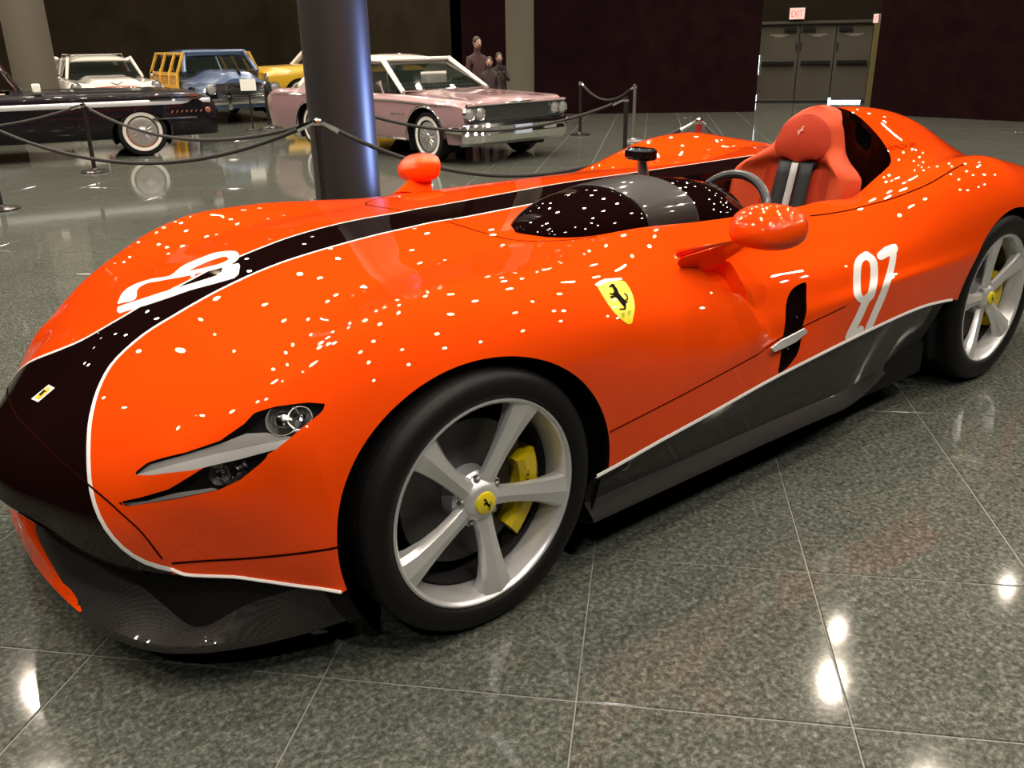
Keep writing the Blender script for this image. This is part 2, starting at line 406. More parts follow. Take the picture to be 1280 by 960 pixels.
Y -= np.sign(Y)*sd
P = np.stack([X, Y, Z], -1)
du = np.gradient(P, axis=0); dv = np.gradient(P, axis=1)
N = np.cross(du, dv); N /= np.linalg.norm(N, axis=-1, keepdims=True)+1e-12
if N[NS//2, NV//2, 2] < 0: N = -N
SURF = P
idx = np.arange(NS*NV).reshape(NS, NV)
quads = np.stack([idx[:-1, :-1], idx[1:, :-1], idx[1:, 1:], idx[:-1, 1:]], -1).reshape(-1, 4)
class Shell:
    def __init__(s, v, n, f): s.v = list(map(tuple, v)); s.n = list(map(tuple, n)); s.f = [tuple(q) for q in f]
    def split(s, fun):
        """cut along fun = 0: (shell where fun > 0, shell where fun < 0)"""
        V = np.array(s.v); val = np.asarray(fun(V), float); val = np.where(np.abs(val) < 1e-7, 1e-7, val)
        pos = val > 0; cut = {}; A, B = [], []
        for f in s.f:
            pf = [pos[i] for i in f]
            if all(pf): A.append(f); continue
            if not any(pf): B.append(f); continue
            fa, fb = [], []
            for k in range(len(f)):
                i, j = f[k], f[(k+1) % len(f)]
                (fa if pos[i] else fb).append(i)
                if pos[i] != pos[j]:
                    key = (min(i, j), max(i, j))
                    if key not in cut:
                        t = val[key[0]]/(val[key[0]]-val[key[1]])
                        p = np.array(s.v[key[0]])*(1-t) + np.array(s.v[key[1]])*t
                        q = np.array(s.n[key[0]])*(1-t) + np.array(s.n[key[1]])*t
                        q /= np.linalg.norm(q)+1e-12
                        s.v.append(tuple(p)); s.n.append(tuple(q)); cut[key] = len(s.v)-1
                    fa.append(cut[key]); fb.append(cut[key])
            if len(fa) > 2: A.append(tuple(fa))
            if len(fb) > 2: B.append(tuple(fb))
        return s.sub(A), s.sub(B)
    def sub(s, F):
        mp = {}; v = []; n = []; ff = []
        for f in F:
            g = []
            for i in f:
                if i not in mp: mp[i] = len(v); v.append(s.v[i]); n.append(s.n[i])
                g.append(mp[i])
            ff.append(tuple(g))
        r = Shell([], [], []); r.v, r.n, r.f = v, n, ff; return r
    def border(s):
        from collections import Counter
        c = Counter(); e = []
        for f in s.f:
            for k in range(len(f)): c[tuple(sorted((f[k], f[(k+1) % len(f)])))] += 1
        for f in s.f:
            for k in range(len(f)):
                a, b = f[k], f[(k+1) % len(f)]
                if c[tuple(sorted((a, b)))] == 1: e.append((a, b))
        return e
    def mb(s, off=0.0):
        m = MB()
        m.v = [tuple(np.array(p)+np.array(n)*off) for p, n in zip(s.v, s.n)] if off else list(s.v); m.f = list(s.f); return m
    def build(s, name, m, parent, off=0.0):
        return obj(name, s.mb(off), m, parent, normals=s.n, recalc=False)
    def recess(s, depth, cond=None):
        """the piece pushed inwards along its normals, with walls up to the old border"""
        m = MB(); n = len(s.v); V = np.array(s.v); D = V - np.array(s.n)*depth
        m.v = [tuple(p) for p in V] + [tuple(p) for p in D]
        m.f = [tuple(i+n for i in f) for f in s.f]
        for a, b in s.border(): m.f.append((a, b, b+n, a+n))
        return m
body = Shell(P.reshape(-1, 3), N.reshape(-1, 3), quads)
BVH = BVHTree.FromPolygons([Vector(p) for p in body.v], body.f)
def hit(u, v):
    o, d = ray(u, v); h = BVH.ray_cast(Vector(o), Vector(d).normalized())
    return (np.array(h[0]), np.array(h[1])) if h[0] is not None else (None, None)
def pxline(L): return np.array([p for p in (hit(u, v)[0] for u, v in L) if p is not None])
def poly_sdf(Q, poly):
    """signed distance of 2-D points to a closed polygon, > 0 inside"""
    Q = np.asarray(Q, float); poly = np.asarray(poly, float); n = len(poly)
    d = np.full(len(Q), 1e9); ins = np.zeros(len(Q), bool)
    for i in range(n):
        a, b = poly[i], poly[(i+1) % n]; e = b-a; w = Q-a
        t = np.clip((w @ e)/max(e @ e, 1e-12), 0, 1); d = np.minimum(d, np.linalg.norm(w - t[:, None]*e, axis=1))
        c = (a[1] > Q[:, 1]) != (b[1] > Q[:, 1])
        with np.errstate(divide='ignore', invalid='ignore'):
            xx = (b[0]-a[0])*(Q[:, 1]-a[1])/(b[1]-a[1]) + a[0]
        ins ^= c & (Q[:, 0] < xx)
    return np.where(ins, d, -d)
def smooth_line(L, n=8):
    L = np.asarray(L, float); T = np.concatenate([[0], np.cumsum(np.linalg.norm(np.diff(L, axis=0), axis=1))])
    t = np.linspace(0, T[-1], n*len(L)); return np.stack([crom(T, L[:, c], t) for c in range(L.shape[1])], -1)

CARROOT = thing('open_race_car', 'glossy orange-red open single-seat race car with black centre stripe and number 97', 'car', (0, 0, 0))
# wheel arches
ARCH = [(0.0, .349, .405, .378), (2.72, .361, .418, .39)]
for cx, cz, rx, rz in ARCH:
    body, _ = body.split(lambda V: np.where(np.abs(V[:, 1]) < .55, 1.0, ((V[:, 0]-cx)/rx)**2 + ((V[:, 2]-cz)/rz)**2 - 1))
# cockpit opening (driver's side)
OPEN = smooth_line([(.60, -.40), (.66, -.52), (.80, -.60), (1.0, -.635), (1.4, -.65), (1.8, -.652), (2.05, -.655), (2.22, -.65), (2.325, -.615), (2.35, -.55), (2.335, -.48), (2.30, -.41),
                    (2.26, -.33), (2.21, -.25), (2.14, -.17), (2.0, -.11), (1.6, -.10), (1.2, -.11), (.95, -.14), (.75, -.20), (.65, -.28), (.60, -.40)], 5)[:-1]
body, hole = body.split(lambda V: np.where(V[:, 2] > .7, -poly_sdf(V[:, :2], OPEN), 1.0))
# black nose and centre stripe, bounded by white lines, traced on the left and mirrored
LP = [(214, 712), (185, 704), (160, 690), (138, 668), (122, 640), (114, 612), (111, 580), (111, 550), (115, 515), (125, 482), (140, 455), (165, 430),
      (190, 411), (220, 393), (260, 370), (300, 350), (350, 329), (400, 313), (450, 299), (500, 287), (543, 277.5)]
_h = pxline(LP); sl = np.stack([_h[:, 0]+_h[:, 2], _h[:, 1]], -1)      # (x + z) unrolls the steep nose
tail = [(1.6, -.12), (2.2, -.12), (5.0, -.12), (5.0, .3), (-1.3, .3), (-1.3, -.66)]
sl = smooth_line(np.vstack([sl, [(1.41, -.122), (1.53, -.121)]]), 4)
tail[-1] = (-1.3, sl[0][1])
STRIPE = np.vstack([sl, tail])
def stripe_sdf(V): return poly_sdf(np.stack([V[:, 0]+V[:, 2], -np.abs(V[:, 1])], -1), STRIPE)
black, orange = body.split(stripe_sdf)
PINL = np.vstack([pxline(LP), [(.53, -.122, .879), (.57, -.121, .88)]])
PINL = smooth_line(np.vstack([PINL, [(x, -.12, float(BVH.ray_cast(Vector((x, -.12, 2)), Vector((0, 0, -1)))[0].z)) for x in np.arange(.65, 3.6, .1)]]), 3)
def ribbon(name, line, w, m, parent, off=.0007, mirror=True, skip=None):
    """a narrow strip laid along a line on the bodywork"""
    if mirror:
        return ribbon(name, line, w, m, parent, off, False) + ribbon(name, line*np.array([1, -1, 1]), w, m, parent, off, False)
    rows = []
    for i, p in enumerate(line):
        t = line[min(i+1, len(line)-1)] - line[max(i-1, 0)]; t = t/(np.linalg.norm(t)+1e-12)
        loc, nn, _, _ = BVH.find_nearest(Vector(p)); n = np.array(nn)
        if n @ (np.array(loc) - np.array([1.3, 0, .35])) < 0: n = -n
        b = np.cross(n, t); b /= np.linalg.norm(b)+1e-12
        rows.append([np.array(loc) - b*w + n*off, np.array(loc) + n*(off+.0006), np.array(loc) + b*w + n*off])
    out = []
    for s in ((1, -1) if mirror else (1,)):
        R = [[q*np.array([1, s, 1]) for q in r] for r in rows]
        out.append(obj(name, MB().grid(R, flip=(s == -1)), m, parent, angle=60))
    return out
# gaps between panels and the white edging
G_NOSE = smooth_line(pxline([(25, 525), (60, 561), (100, 597), (150, 640), (180, 668), (200, 694), (211, 710)]), 4)
G_NOSE = G_NOSE[G_NOSE[:, 1] < -.06]; G_NOSE = smooth_line(np.vstack([[(G_NOSE[0][0]-.006, 0, G_NOSE[0][2]+.004)], G_NOSE[::3]]), 3)
G_BUMP = smooth_line(pxline([(215, 704), (270, 700), (330, 696), (385, 690), (426, 683)]), 4)
G_COWL = smooth_line(pxline([(556, 276.5), (600, 290), (650, 301), (700, 301), (745, 296)]), 4)
G_SIDE = smooth_line(pxline([(762, 540), (850, 495), (960, 433), (1010, 405), (1058, 382)]), 4)
G_DOOR = smooth_line(pxline([(1012, 270), (1080, 258), (1130, 243), (1170, 225), (1205, 205)]), 4)
# headlamp openings, traced on the left and mirrored
HL_UP = pxline([(164, 594), (185, 578), (230, 566), (275, 551), (305, 530), (318, 516), (345, 508), (385, 503), (411, 505), (400, 517), (382, 531), (362, 548), (345, 562), (300, 574), (240, 588), (190, 594)])
HL_LO = pxline([(142, 629), (175, 622), (210, 612), (235, 597), (262, 580), (300, 573), (345, 561), (325, 580), (300, 600), (272, 613), (220, 624), (160, 633)])
hlpoly = [HL_UP, HL_LO]
buckets = []
for poly in hlpoly:
    pc = poly.mean(0); A_ = np.linalg.svd(poly-pc)[2]           # best plane of the outline
    p2 = (poly-pc) @ A_[:2].T
    def f(V, pc=pc, A_=A_, p2=p2):
        Q = V.copy(); Q[:, 1] = -np.abs(Q[:, 1]); q = (Q-pc)
        near = np.linalg.norm(q, axis=1) < .4
        s = np.full(len(V), -1.0); s[near] = poly_sdf(q[near] @ A_[:2].T, p2); return -s
    orange, bk = orange.split(f); buckets.append(bk)
# outlet slot behind the front wheel
VENT = smooth_line(pxline([(1008, 352), (997, 356), (987, 366), (982, 385), (979, 420), (975, 450), (971, 470), (990, 465), (998, 440), (1004, 405), (1008, 370), (1008, 352)]), 3)[:-1]
vp = VENT[:, [0, 2]]
orange, vent = orange.split(lambda V: -np.where(np.abs(V[:, 1]) > .75, poly_sdf(V[:, [0, 2]], vp), -1.0))

# hollow under the mirror stalk
PK = smooth_line(pxline([(864, 328), (888, 326), (914, 329), (924, 347), (934, 378), (912, 366), (886, 348), (864, 328)]), 3)[:-1]
pkc = PK.mean(0); pkA = np.linalg.svd(PK-pkc)[2]; pk2 = (PK-pkc) @ pkA[:2].T
def pkf(V):
    Q = V.copy(); Q[:, 1] = -np.abs(Q[:, 1]); q = Q-pkc; near = np.linalg.norm(q, axis=1) < .25
    s_ = np.full(len(V), -1.0); s_[near] = poly_sdf(q[near] @ pkA[:2].T, pk2); return -s_
orange, pkt = orange.split(pkf)
ob = orange.build('body_shell', PAINT, CARROOT)
ob['label'] = 'glossy orange-red bodywork'
stripe_o = black.build('centre_stripe', BLACK, CARROOT); stripe_o['label'] = 'gloss black nose and centre stripe'
ribbon('stripe_edging', PINL[PINL[:, 0] < .975], .0062, WHITE, CARROOT, .0008, False)
pr = PINL*np.array([1, -1, 1]); pr[:, 2] = np.where(pr[:, 0] > .9, .895, pr[:, 2]); pr = pr[pr[:, 0] < 3.62]
ribbon('stripe_edging', pr, .0062, WHITE, CARROOT, .0008, False)
for ln, w in ((G_NOSE, .0024), (G_BUMP, .0026), (G_COWL, .0018), (G_SIDE, .0018), (G_DOOR, .0026)):
    ribbon('panel_gap', ln, w, DARK, CARROOT, .0012)
ribbon('panel_gap', np.array([(.50, y, .88) for y in np.linspace(-.15, .15, 12)]), .002, DARK, CARROOT, .0016, mirror=False)
def sides(sh):
    return [x for x in sh.split(lambda V: V[:, 1])]
for bk in buckets:
    for h_ in sides(bk): obj('headlamp_recess', h_.recess(.032), MATTE, CARROOT, angle=30)
for h_ in sides(pkt): obj('stalk_hollow', h_.recess(.055), PAINT, CARROOT, angle=30)
for h_ in sides(vent): obj('side_outlet', h_.recess(.03), BLACK, CARROOT, angle=30)
# cockpit rim wall and dark tub
edges = hole.border(); V = np.array(hole.v); tubm = MB()
def inner_pt(p, k):
    c = np.array([1.45, -.375]); q = p.copy()
    if k == 1: q[2] -= .025; return q
    q = p.copy(); back = sstep(2.0, 2.2, p[0]); q[0] += .10*back; q[1] = lerp(q[1], lerp(-.375, q[1], .97), 1)
    q[2] = lerp(min(p[2], .95) - .03, p[2]-.03, back) if k == 2 else .22
    return q
for a, b in edges:
    for k in (0, 1, 2):
        pa = [V[a] if k == 0 else inner_pt(V[a], k), V[b] if k == 0 else inner_pt(V[b], k), inner_pt(V[b], k+1), inner_pt(V[a], k+1)]
        tubm.add(pa, [(0, 1, 2, 3)])
tubm.add([(p[0]*1.02-.03, p[1], .22) for p in OPEN], [tuple(range(len(OPEN)))])
obj('cockpit_tub', tubm, BLACK, CARROOT)

# ---------------------------------------------------------------- wheel housings, sills, nose underside, floor pan
def side_y(x, z, s):
    h = BVH.ray_cast(Vector((x, s*1.6, z)), Vector((0, -s, 0)))
    return abs(h[0].y) if h[0] is not None else .93
for cx, cz, rx, rz in ARCH:
    for s in (-1, 1):
        rows = []
        for i in range(61):
            a = math.radians(-28 + 236*i/60); x = cx+rx*math.cos(a); z = max(cz+rz*math.sin(a), .16)
            zz = max(cz + rz*math.sin(a), .30)
            yb = side_y(cx+(rx+.004)*math.cos(a), max(cz+(rz+.004)*math.sin(a), .31), s)
            if yb < .80: yb = .92
            rows.append([(x, s*yb, z), (x, s*(yb-.012), z), (cx+(rx+.03)*math.cos(a), s*(yb-.03), max(cz+(rz+.03)*math.sin(a), .15)),
                         (cx+(rx+.03)*math.cos(a), s*.58, max(cz+(rz+.03)*math.sin(a), .15))])
        mbw = MB().grid(rows)
        n = len(mbw.v); mbw.v.append((cx, s*.58, cz)); mbw.f += [(i*4+3, (i+1)*4+3, n) for i in range(60)]
        obj('wheel_housing', mbw, MATTE, CARROOT)
obj('floor_pan', MB().prism([(-.72, -.45), (-.5, -.58), (3.3, -.60), (3.55, -.4), (3.55, .4), (3.3, .60), (-.5, .58), (-.72, .45)], .11, .24), MATTE, CARROOT, smooth=False)
obj('floor_pan', MB().prism([(.44, -.90), (2.26, -.90), (2.26, .90), (.44, .90)], .13, .26), MATTE, CARROOT, smooth=False)
# tail: close the rear
rb = SURF[-1]; tm = MB()
tm.add([tuple(p) for p in rb] + [(p[0]-.03, p[1]*.9, .2) for p in rb], [(i, i+1, len(rb)+i+1, len(rb)+i) for i in range(len(rb)-1)])
obj('tail_panel', tm, BLACK, CARROOT)
# white line along the bottom edge of the flanks and the carbon sills beneath it
edge = SURF[:, 0]
for s in (1, -1):
    k0 = np.searchsorted(SURF[:, 0, 0], .352); k1 = np.searchsorted(SURF[:, 0, 0], 2.262)
    Lr = SURF[k0:k1, 0] if s == 1 else SURF[k0:k1, -1]
    sg = -1 if s == 1 else 1
    obj('sill_line', MB().grid([[(p[0], p[1]+sg*.0015, p[2]+.008), (p[0], p[1]+sg*.004, p[2]+.004), (p[0], p[1]+sg*.004, p[2]-.002), (p[0], p[1]-sg*.004, p[2]-.004)] for p in Lr]), WHITE, CARROOT)
    Lb = SURF[k0:k1, 0] if s == 1 else SURF[k0:k1, -1]
    rows = []
    for p in Lb[::4]:
        x, y, z = p; e = abs(y); t = sstep(1.55, 2.2, x)
        zb = lerp(.165, .20, t)
        rows.append([(x, sg*(e-.002), z-.002), (x, sg*(e-.02), z-.02), (x, sg*(e-.035-.02*t), lerp(zb+.05, z, .45)), (x, sg*(e-.045-.05*t), zb+.045), (x, sg*(e-.01-.10*t), zb+.012),
                     (x, sg*(e-.005-.10*t), zb), (x, sg*(e-.05-.09*t), zb-.018), (x, sg*.70, .135)])
    obj('carbon_sill', MB().grid(rows), CARBON, CARROOT, angle=25)
    # the same white line around the bumper, from the black nose to the wheel arch
    nb = [(x, sg*abs(y), z) for x, y, z in [tuple(PINL[0])] + [FRONT[j][0] for j in (5, 6, 7, 8, 9, 10)]]
    nb = smooth_line(nb, 6)
    obj('bumper_line', MB().tube([(p[0]-.001, p[1]+sg*.001, p[2]+.002) for p in nb], .0042, 6), WHITE, CARROOT)
    # splitter of the nose
    E_ = smooth_line([(-.868, .0, .20), (-.868, -.12, .195), (-.866, -.26, .17), (-.862, -.39, .14), (-.82, -.54, .135), (-.749, -.669, .135), (-.68, -.73, .135), (-.60, -.777, .137), (-.48, -.83, .145), (-.37, -.872, .16)], 5)
    I_ = smooth_line([(-.775, .0, .255), (-.775, -.12, .252), (-.775, -.25, .24), (-.765, -.37, .23), (-.735, -.48, .215), (-.705, -.575, .185), (-.665, -.665, .150), (-.565, -.755, .215), (-.475, -.82, .250), (-.385, -.885, .262)], 5)
    U_ = smooth_line([(-.775, .0, .27), (-.775, -.12, .268), (-.775, -.25, .26), (-.765, -.37, .265), (-.735, -.48, .27), (-.69, -.565, .27), (-.635, -.65, .272), (-.57, -.735, .272), (-.475, -.822, .268), (-.39, -.895, .265)], 5)
    T_ = smooth_line([(-.955, .0, .38), (-.94, -.13, .37), (-.895, -.28, .352), (-.845, -.40, .33), (-.80, -.49, .312), (-.735, -.592, .298), (-.66, -.672, .293), (-.585, -.748, .292), (-.48, -.852, .278), (-.405, -.932, .268)], 5)
    def my(L): return [(p[0], -sg*p[1], p[2]) for p in L]
    G = np.array([my(E_ - np.array([0, 0, .014])), my(E_), my(E_*np.array([1, 1, 1]) + (I_-E_)*.04 + np.array([0, 0, .004])), my(lerp(E_, I_, .5)), my(I_)])
    G2 = G.transpose(1, 0, 2)
    sp = MB().grid(G2)
    bot = [(p[0]*.9, p[1]*.9, .121) for p in G2[:, 0]]
    sp.grid(np.stack([G2[:, 0], np.array(bot)], 1))
    obj('front_splitter', sp, CARBON, CARROOT, angle=28)
    obj('intake_mesh', MB().grid(np.stack([np.array(my(I_)), np.array(my(U_)), np.array(my(T_))+np.array([.012, -sg*.012, -.002])], 1)[20:]), MATTE, CARROOT)
    gl = np.stack([np.array(my(T_)), np.array(my(T_))+np.array([.02, -sg*.01, -.022]), np.array(my(T_))+np.array([.07, -sg*.05, -.03])], 1)
    obj('nose_underlip', MB().grid(gl[10:34]), BLACK, CARROOT)
# chin of the nose in body colour, mouth and grille
def frontx(y): return -.955 + .0*y + .55*abs(y)**2.0
chin = []
for i in range(33):
    y = -.42+.84*i/32; x = -.892 + .22*y*y; w = (1-abs(y)/.43)**.85
    chin.append([(x+.03, y, .128), (x, y, .133), (x-.004, y, .145), (x+.010, y, .147+.055*w), (x+.02, y, .149+.062*w), (x+.04, y, .149+.062*w)])
c_o = obj('nose_chin', MB().grid(chin), PAINT, CARROOT)
nose = np.array([FRONT[j][0] for j in range(0, 5)]); nl = np.vstack([nose[::-1], nose[1:]*np.array([1, -1, 1])]); nl = smooth_line(nl, 6)
obj('nose_lip', MB().grid([[tuple(p), (p[0]+.01, p[1]*.99, p[2]-.02), (p[0]+.06, p[1]*.95, p[2]-.035), (p[0]+.2, p[1]*.8, p[2]-.035)] for p in nl]), BLACK, CARROOT)
gr = MB().grid([[(-.70+.2*abs(y)**2, y, .13), (-.70+.2*abs(y)**2, y, .40)] for y in np.linspace(-.6, .6, 21)])
obj('grille', gr, MATTE, CARROOT)
gb = MB()
for k in range(7): gb.tube([(-.74+.25*y*y, y, .19+.022*k) for y in np.linspace(-.5, .5, 15)], .003, 5)
obj('grille_bars', gb, MATTE, CARROOT)
# ---------------------------------------------------------------- things that follow the body surface (numbers, badges, lamps)
def stroke_sdf(Q, strokes):
    """> 0 inside a union of thick polylines [(points, radius), ...]"""
    Q = np.asarray(Q, float); best = np.full(len(Q), -1e9)
    for pts, r in strokes:
        pts = np.asarray(pts, float); r0 = r if np.isscalar(r) else None
        if r0 is not None and len(pts) > 3: pts = smooth_line(pts, 4)
        for i in range(len(pts)-1):
            a, b = pts[i], pts[i+1]; e = b-a; w = Q-a; t = np.clip((w @ e)/max(e @ e, 1e-9), 0, 1)
            rr = r0 if r0 is not None else lerp(r[i], r[i+1], t)
            best = np.maximum(best, rr - np.linalg.norm(w - t[:, None]*e, axis=1))
    return best
def patch(name, sdf, box, m, parent, off=.0008, step=1.0, mirror=False, solid=0, bvh=None):
    """a sheet lying on the bodywork; its outline is traced on the photograph, its place is the body surface"""
    bvh = bvh or BVH
    u0, v0, u1, v1 = box; us = np.arange(u0, u1+step, step); vs = np.arange(v0, v1+step, step)
    idn = -np.ones((len(us), len(vs)), int); V = []; Nn = []; PX = []
    for i, u in enumerate(us):
        for j, v in enumerate(vs):
            o, d = ray(u, v); h = bvh.ray_cast(Vector(o), Vector(d).normalized())
            if h[0] is None: continue
            n = np.array(h[1]); n = n if n @ np.asarray(d) < 0 else -n
            idn[i, j] = len(V); V.append(tuple(np.array(h[0]) + n*off)); Nn.append(tuple(n)); PX.append((u, v))
    F = []
    for i in range(len(us)-1):
        for j in range(len(vs)-1):
            q = (idn[i, j], idn[i, j+1], idn[i+1, j+1], idn[i+1, j])
            if min(q) >= 0: F.append(q)
    sh = Shell(V, Nn, F); lut = {v: p for v, p in zip(sh.v, PX)}
    a, _ = sh.split(lambda VV: sdf(np.array([lut[tuple(p)] for p in VV])))
    outs = []
    for s in ((1, -1) if mirror else (1,)):
        mbp = MB(); mbp.v = [(p[0], p[1]*s, p[2]) for p in a.v]; mbp.f = [f if s == 1 else f[::-1] for f in a.f]
        o = obj(name, mbp, m, parent, angle=60)
        # face outwards
        if len(o.data.polygons):
            c = np.array(o.data.polygons[0].normal)
            n0 = np.array(a.n[a.f[0][0]])*np.array([1, s, 1])
            if c @ n0 < 0: o.data.flip_normals()
        if solid:
            md = o.modifiers.new('solid', 'SOLIDIFY'); md.thickness = solid; md.offset = 1
        outs.append(o)
    return outs
def polyf(poly): return lambda Q: poly_sdf(Q, poly)
def crop(L, s, ox, oy): return [(x/s+ox, y/s+oy) for x, y in L]
# number 97 on the flank
C4 = lambda L: crop(L, 3.2, 980, 200)
nine = [(C4([(328, 381), (352, 400), (360, 440), (356, 500), (340, 548), (318, 560), (298, 545), (291, 500), (292, 445), (304, 398), (328, 381)]), 15/3.2),
        (C4([(333, 550), (300, 625), (262, 700)]), 14/3.2), (C4([(257, 712), (306, 683)]), 13/3.2), (C4([(300, 682), (308, 672)]), 10/3.2)]
seven = [(C4([(388, 383), (412, 366), (436, 356)]), [17/3.2, 20/3.2, 19/3.2]), (C4([(437, 362), (434, 400), (420, 462), (398, 530), (362, 615), (333, 684)]), 13/3.2)]
BX = (1050, 296, 1128, 432)
patch('number_nine', lambda Q: stroke_sdf(Q, nine), BX, WHITE, CARROOT, step=.9)
patch('number_seven', lambda Q: stroke_sdf(Q, seven), BX, WHITE, CARROOT, step=.9)
C7 = lambda L: crop(L, 3.2, 0, 250)
nine_o = smooth_line(C7([(470, 418), (485, 380), (505, 358), (540, 338), (600, 318), (690, 298), (720, 272), (790, 238), (870, 210), (930, 205), (955, 212), (957, 230), (930, 256), (880, 274), (800, 293), (740, 307), (640, 325), (572, 342), (549, 362), (548, 388), (470, 418)]), 3)[:-1]
nine_h = smooth_line(C7([(752, 286), (800, 262), (860, 238), (905, 228), (916, 236), (890, 252), (840, 267), (752, 286)]), 3)[:-1]
seven_o = C7([(887, 290), (890, 272), (905, 264), (955, 254), (961, 264), (955, 298), (938, 314), (860, 336), (760, 363), (680, 391), (600, 418), (478, 455), (468, 446), (472, 428), (560, 399), (640, 373), (730, 346), (800, 325), (866, 304)])
BX = (142, 310, 304, 396)
patch('number_nine', lambda Q: np.minimum(poly_sdf(Q, nine_o), -poly_sdf(Q, nine_h)), BX, WHITE, CARROOT, step=.8, off=.0012)
patch('number_seven', lambda Q: poly_sdf(Q, seven_o), BX, WHITE, CARROOT, step=.8, off=.0014)
# shield on the front wing
C6 = lambda L: crop(L, 10.67, 730, 330)
INK = mat('black_ink', (.012, .010, .008), .7, spec=0)
GREEN = mat('shield_green', (.35, .42, .01), .5)
shield = smooth_line(C6([(175, 305), (265, 232), (400, 222), (520, 228), (590, 300), (640, 400), (668, 500), (674, 590), (655, 700), (625, 800), (590, 805), (520, 760), (430, 680), (340, 570), (265, 455), (175, 305)]), 3)[:-1]
s_o = patch('shield_badge', polyf(shield), (742, 346, 796, 408), YELLOW, CARROOT, step=.9, off=.0010)[0]; s_o['label'] = 'yellow shield badge with a black rearing horse'
band = C6([(138, 278), (200, 235), (270, 203), (380, 195), (490, 188), (512, 210), (400, 232), (330, 240), (250, 270), (165, 303)])
patch('shield_band', polyf(band), (740, 344, 780, 362), WHITE, s_o, step=.6, off=.0016)
def horse_px(f):
    """prancing horse as thick strokes; f maps shield-crop coordinates to pixels"""
    return [(f([(345, 300), (380, 288), (405, 318), (428, 380)]), .0)] 
HORSE = [([(345, 305), (372, 290), (400, 310)], 15), ([(385, 300), (415, 345), (432, 395)], [20, 24, 28]), ([(365, 280), (395, 285)], 10), ([(420, 400), (470, 455), (525, 520)], [36, 30, 34]),
         ([(420, 400), (385, 412), (345, 402)], [16, 12, 9]), ([(430, 432), (390, 440), (350, 440), (375, 460)], [15, 10, 8, 7]), ([(525, 525), (545, 580)], [28, 12]),
         ([(545, 585), (540, 604), (475, 606)], [12, 11, 8]), ([(515, 500), (560, 515), (575, 500)], [16, 10, 8]), ([(530, 500), (578, 470), (565, 420), (530, 395)], [9, 9, 8, 5])]
hs = [(C6(p), (r/10.67 if np.isscalar(r) else [q/10.67 for q in r])) for p, r in HORSE]
patch('horse_emblem', lambda Q: stroke_sdf(Q, hs), (760, 352, 787, 391), INK, s_o, step=.45, off=.0020)
let = [(C6([(535, 665), (515, 655), (500, 668), (515, 685), (530, 697), (515, 712), (498, 702)]), .7), (C6([(590, 690), (582, 640), (620, 630)]), .7), (C6([(585, 662), (612, 655)]), .7)]
patch('badge_letters', lambda Q: stroke_sdf(Q, let), (774, 386, 792, 402), GREEN, s_o, step=.4, off=.0020)
# small rectangular badge on the nose
nb_ = patch('nose_badge', polyf([(39, 499), (61, 481), (69, 485), (48, 503)]), (36, 478, 72, 506), WHITE, CARROOT, step=.7, off=.0010)[0]
patch('badge_field', polyf([(44, 497), (60, 484), (64, 486.5), (49, 499.5)]), (40, 480, 68, 504), YELLOW, nb_, step=.5, off=.0018)
patch('horse_emblem', lambda Q: stroke_sdf(Q, [([(51, 494), (56, 489)], 1.3), ([(56, 489), (58, 490)], .8)]), (46, 484, 62, 500), INK, nb_, step=.35, off=.0024)
# lettering on the head fairing
def text2d(s, size=1.0):
    cu = bpy.data.curves.new('txt', 'FONT'); cu.body = s; cu.size = size; cu.resolution_u = 3
    t = bpy.data.objects.new('txt', cu); COL.objects.link(t)
    me = t.to_mesh(); V = np.array([v.co[:2] for v in me.vertices]) if len(me.vertices) else np.zeros((0, 2)); F = [tuple(p.vertices) for p in me.polygons]
    t.to_mesh_clear(); bpy.data.objects.remove(t); bpy.data.curves.remove(cu); return V, F
def text_flat(name, s, m, parent, origin, ex, ez, width, off=(0, 0, 0), height=None):
    """flat lettering at a place: ex, ez unit vectors along and up the line"""
    V, F = text2d(s); lo, hi = V.min(0), V.max(0); k = width/(hi[0]-lo[0]); kh = k if height is None else height/(hi[1]-lo[1])
    o = np.array(origin, float); ex = np.array(ex, float); ez = np.array(ez, float)
    mbt = MB(); mbt.v = [tuple(o + ex*(p[0]-lo[0])*k + ez*(p[1]-lo[1])*kh + np.array(off)) for p in V]; mbt.f = F
    return obj(name, mbt, m, parent, smooth=False, recalc=False)
REDINK = mat('dark_red_ink', (.22, .006, .001), .8, spec=0)
def text_px(name, s, m, parent, o, e, up, off=.001):
    V, F = text2d(s); lo, hi = V.min(0), V.max(0); o = np.array(o, float); e = np.array(e, float); up = np.array(up, float); VV = []; 
    for p in V:
        q = o + e*(p[0]-lo[0])/(hi[0]-lo[0]) + up*(p[1]-lo[1])/(hi[1]-lo[1])
        h, n = hit(*q)
        if h is None: h, n = np.array((0, 0, -1.0)), np.array((0, 0, 1.0))
        d = ray(*q)[1]; n = n if n @ d < 0 else -n
        VV.append(tuple(h + n*off))
    mbt = MB(); mbt.v = VV; mbt.f = F
    return obj(name, mbt, m, parent, smooth=False, recalc=False)
text_px('fairing_lettering', 'MONZA SP1', REDINK, CARROOT, (1110, 188.5), (34, -5), (.6, -5.5))

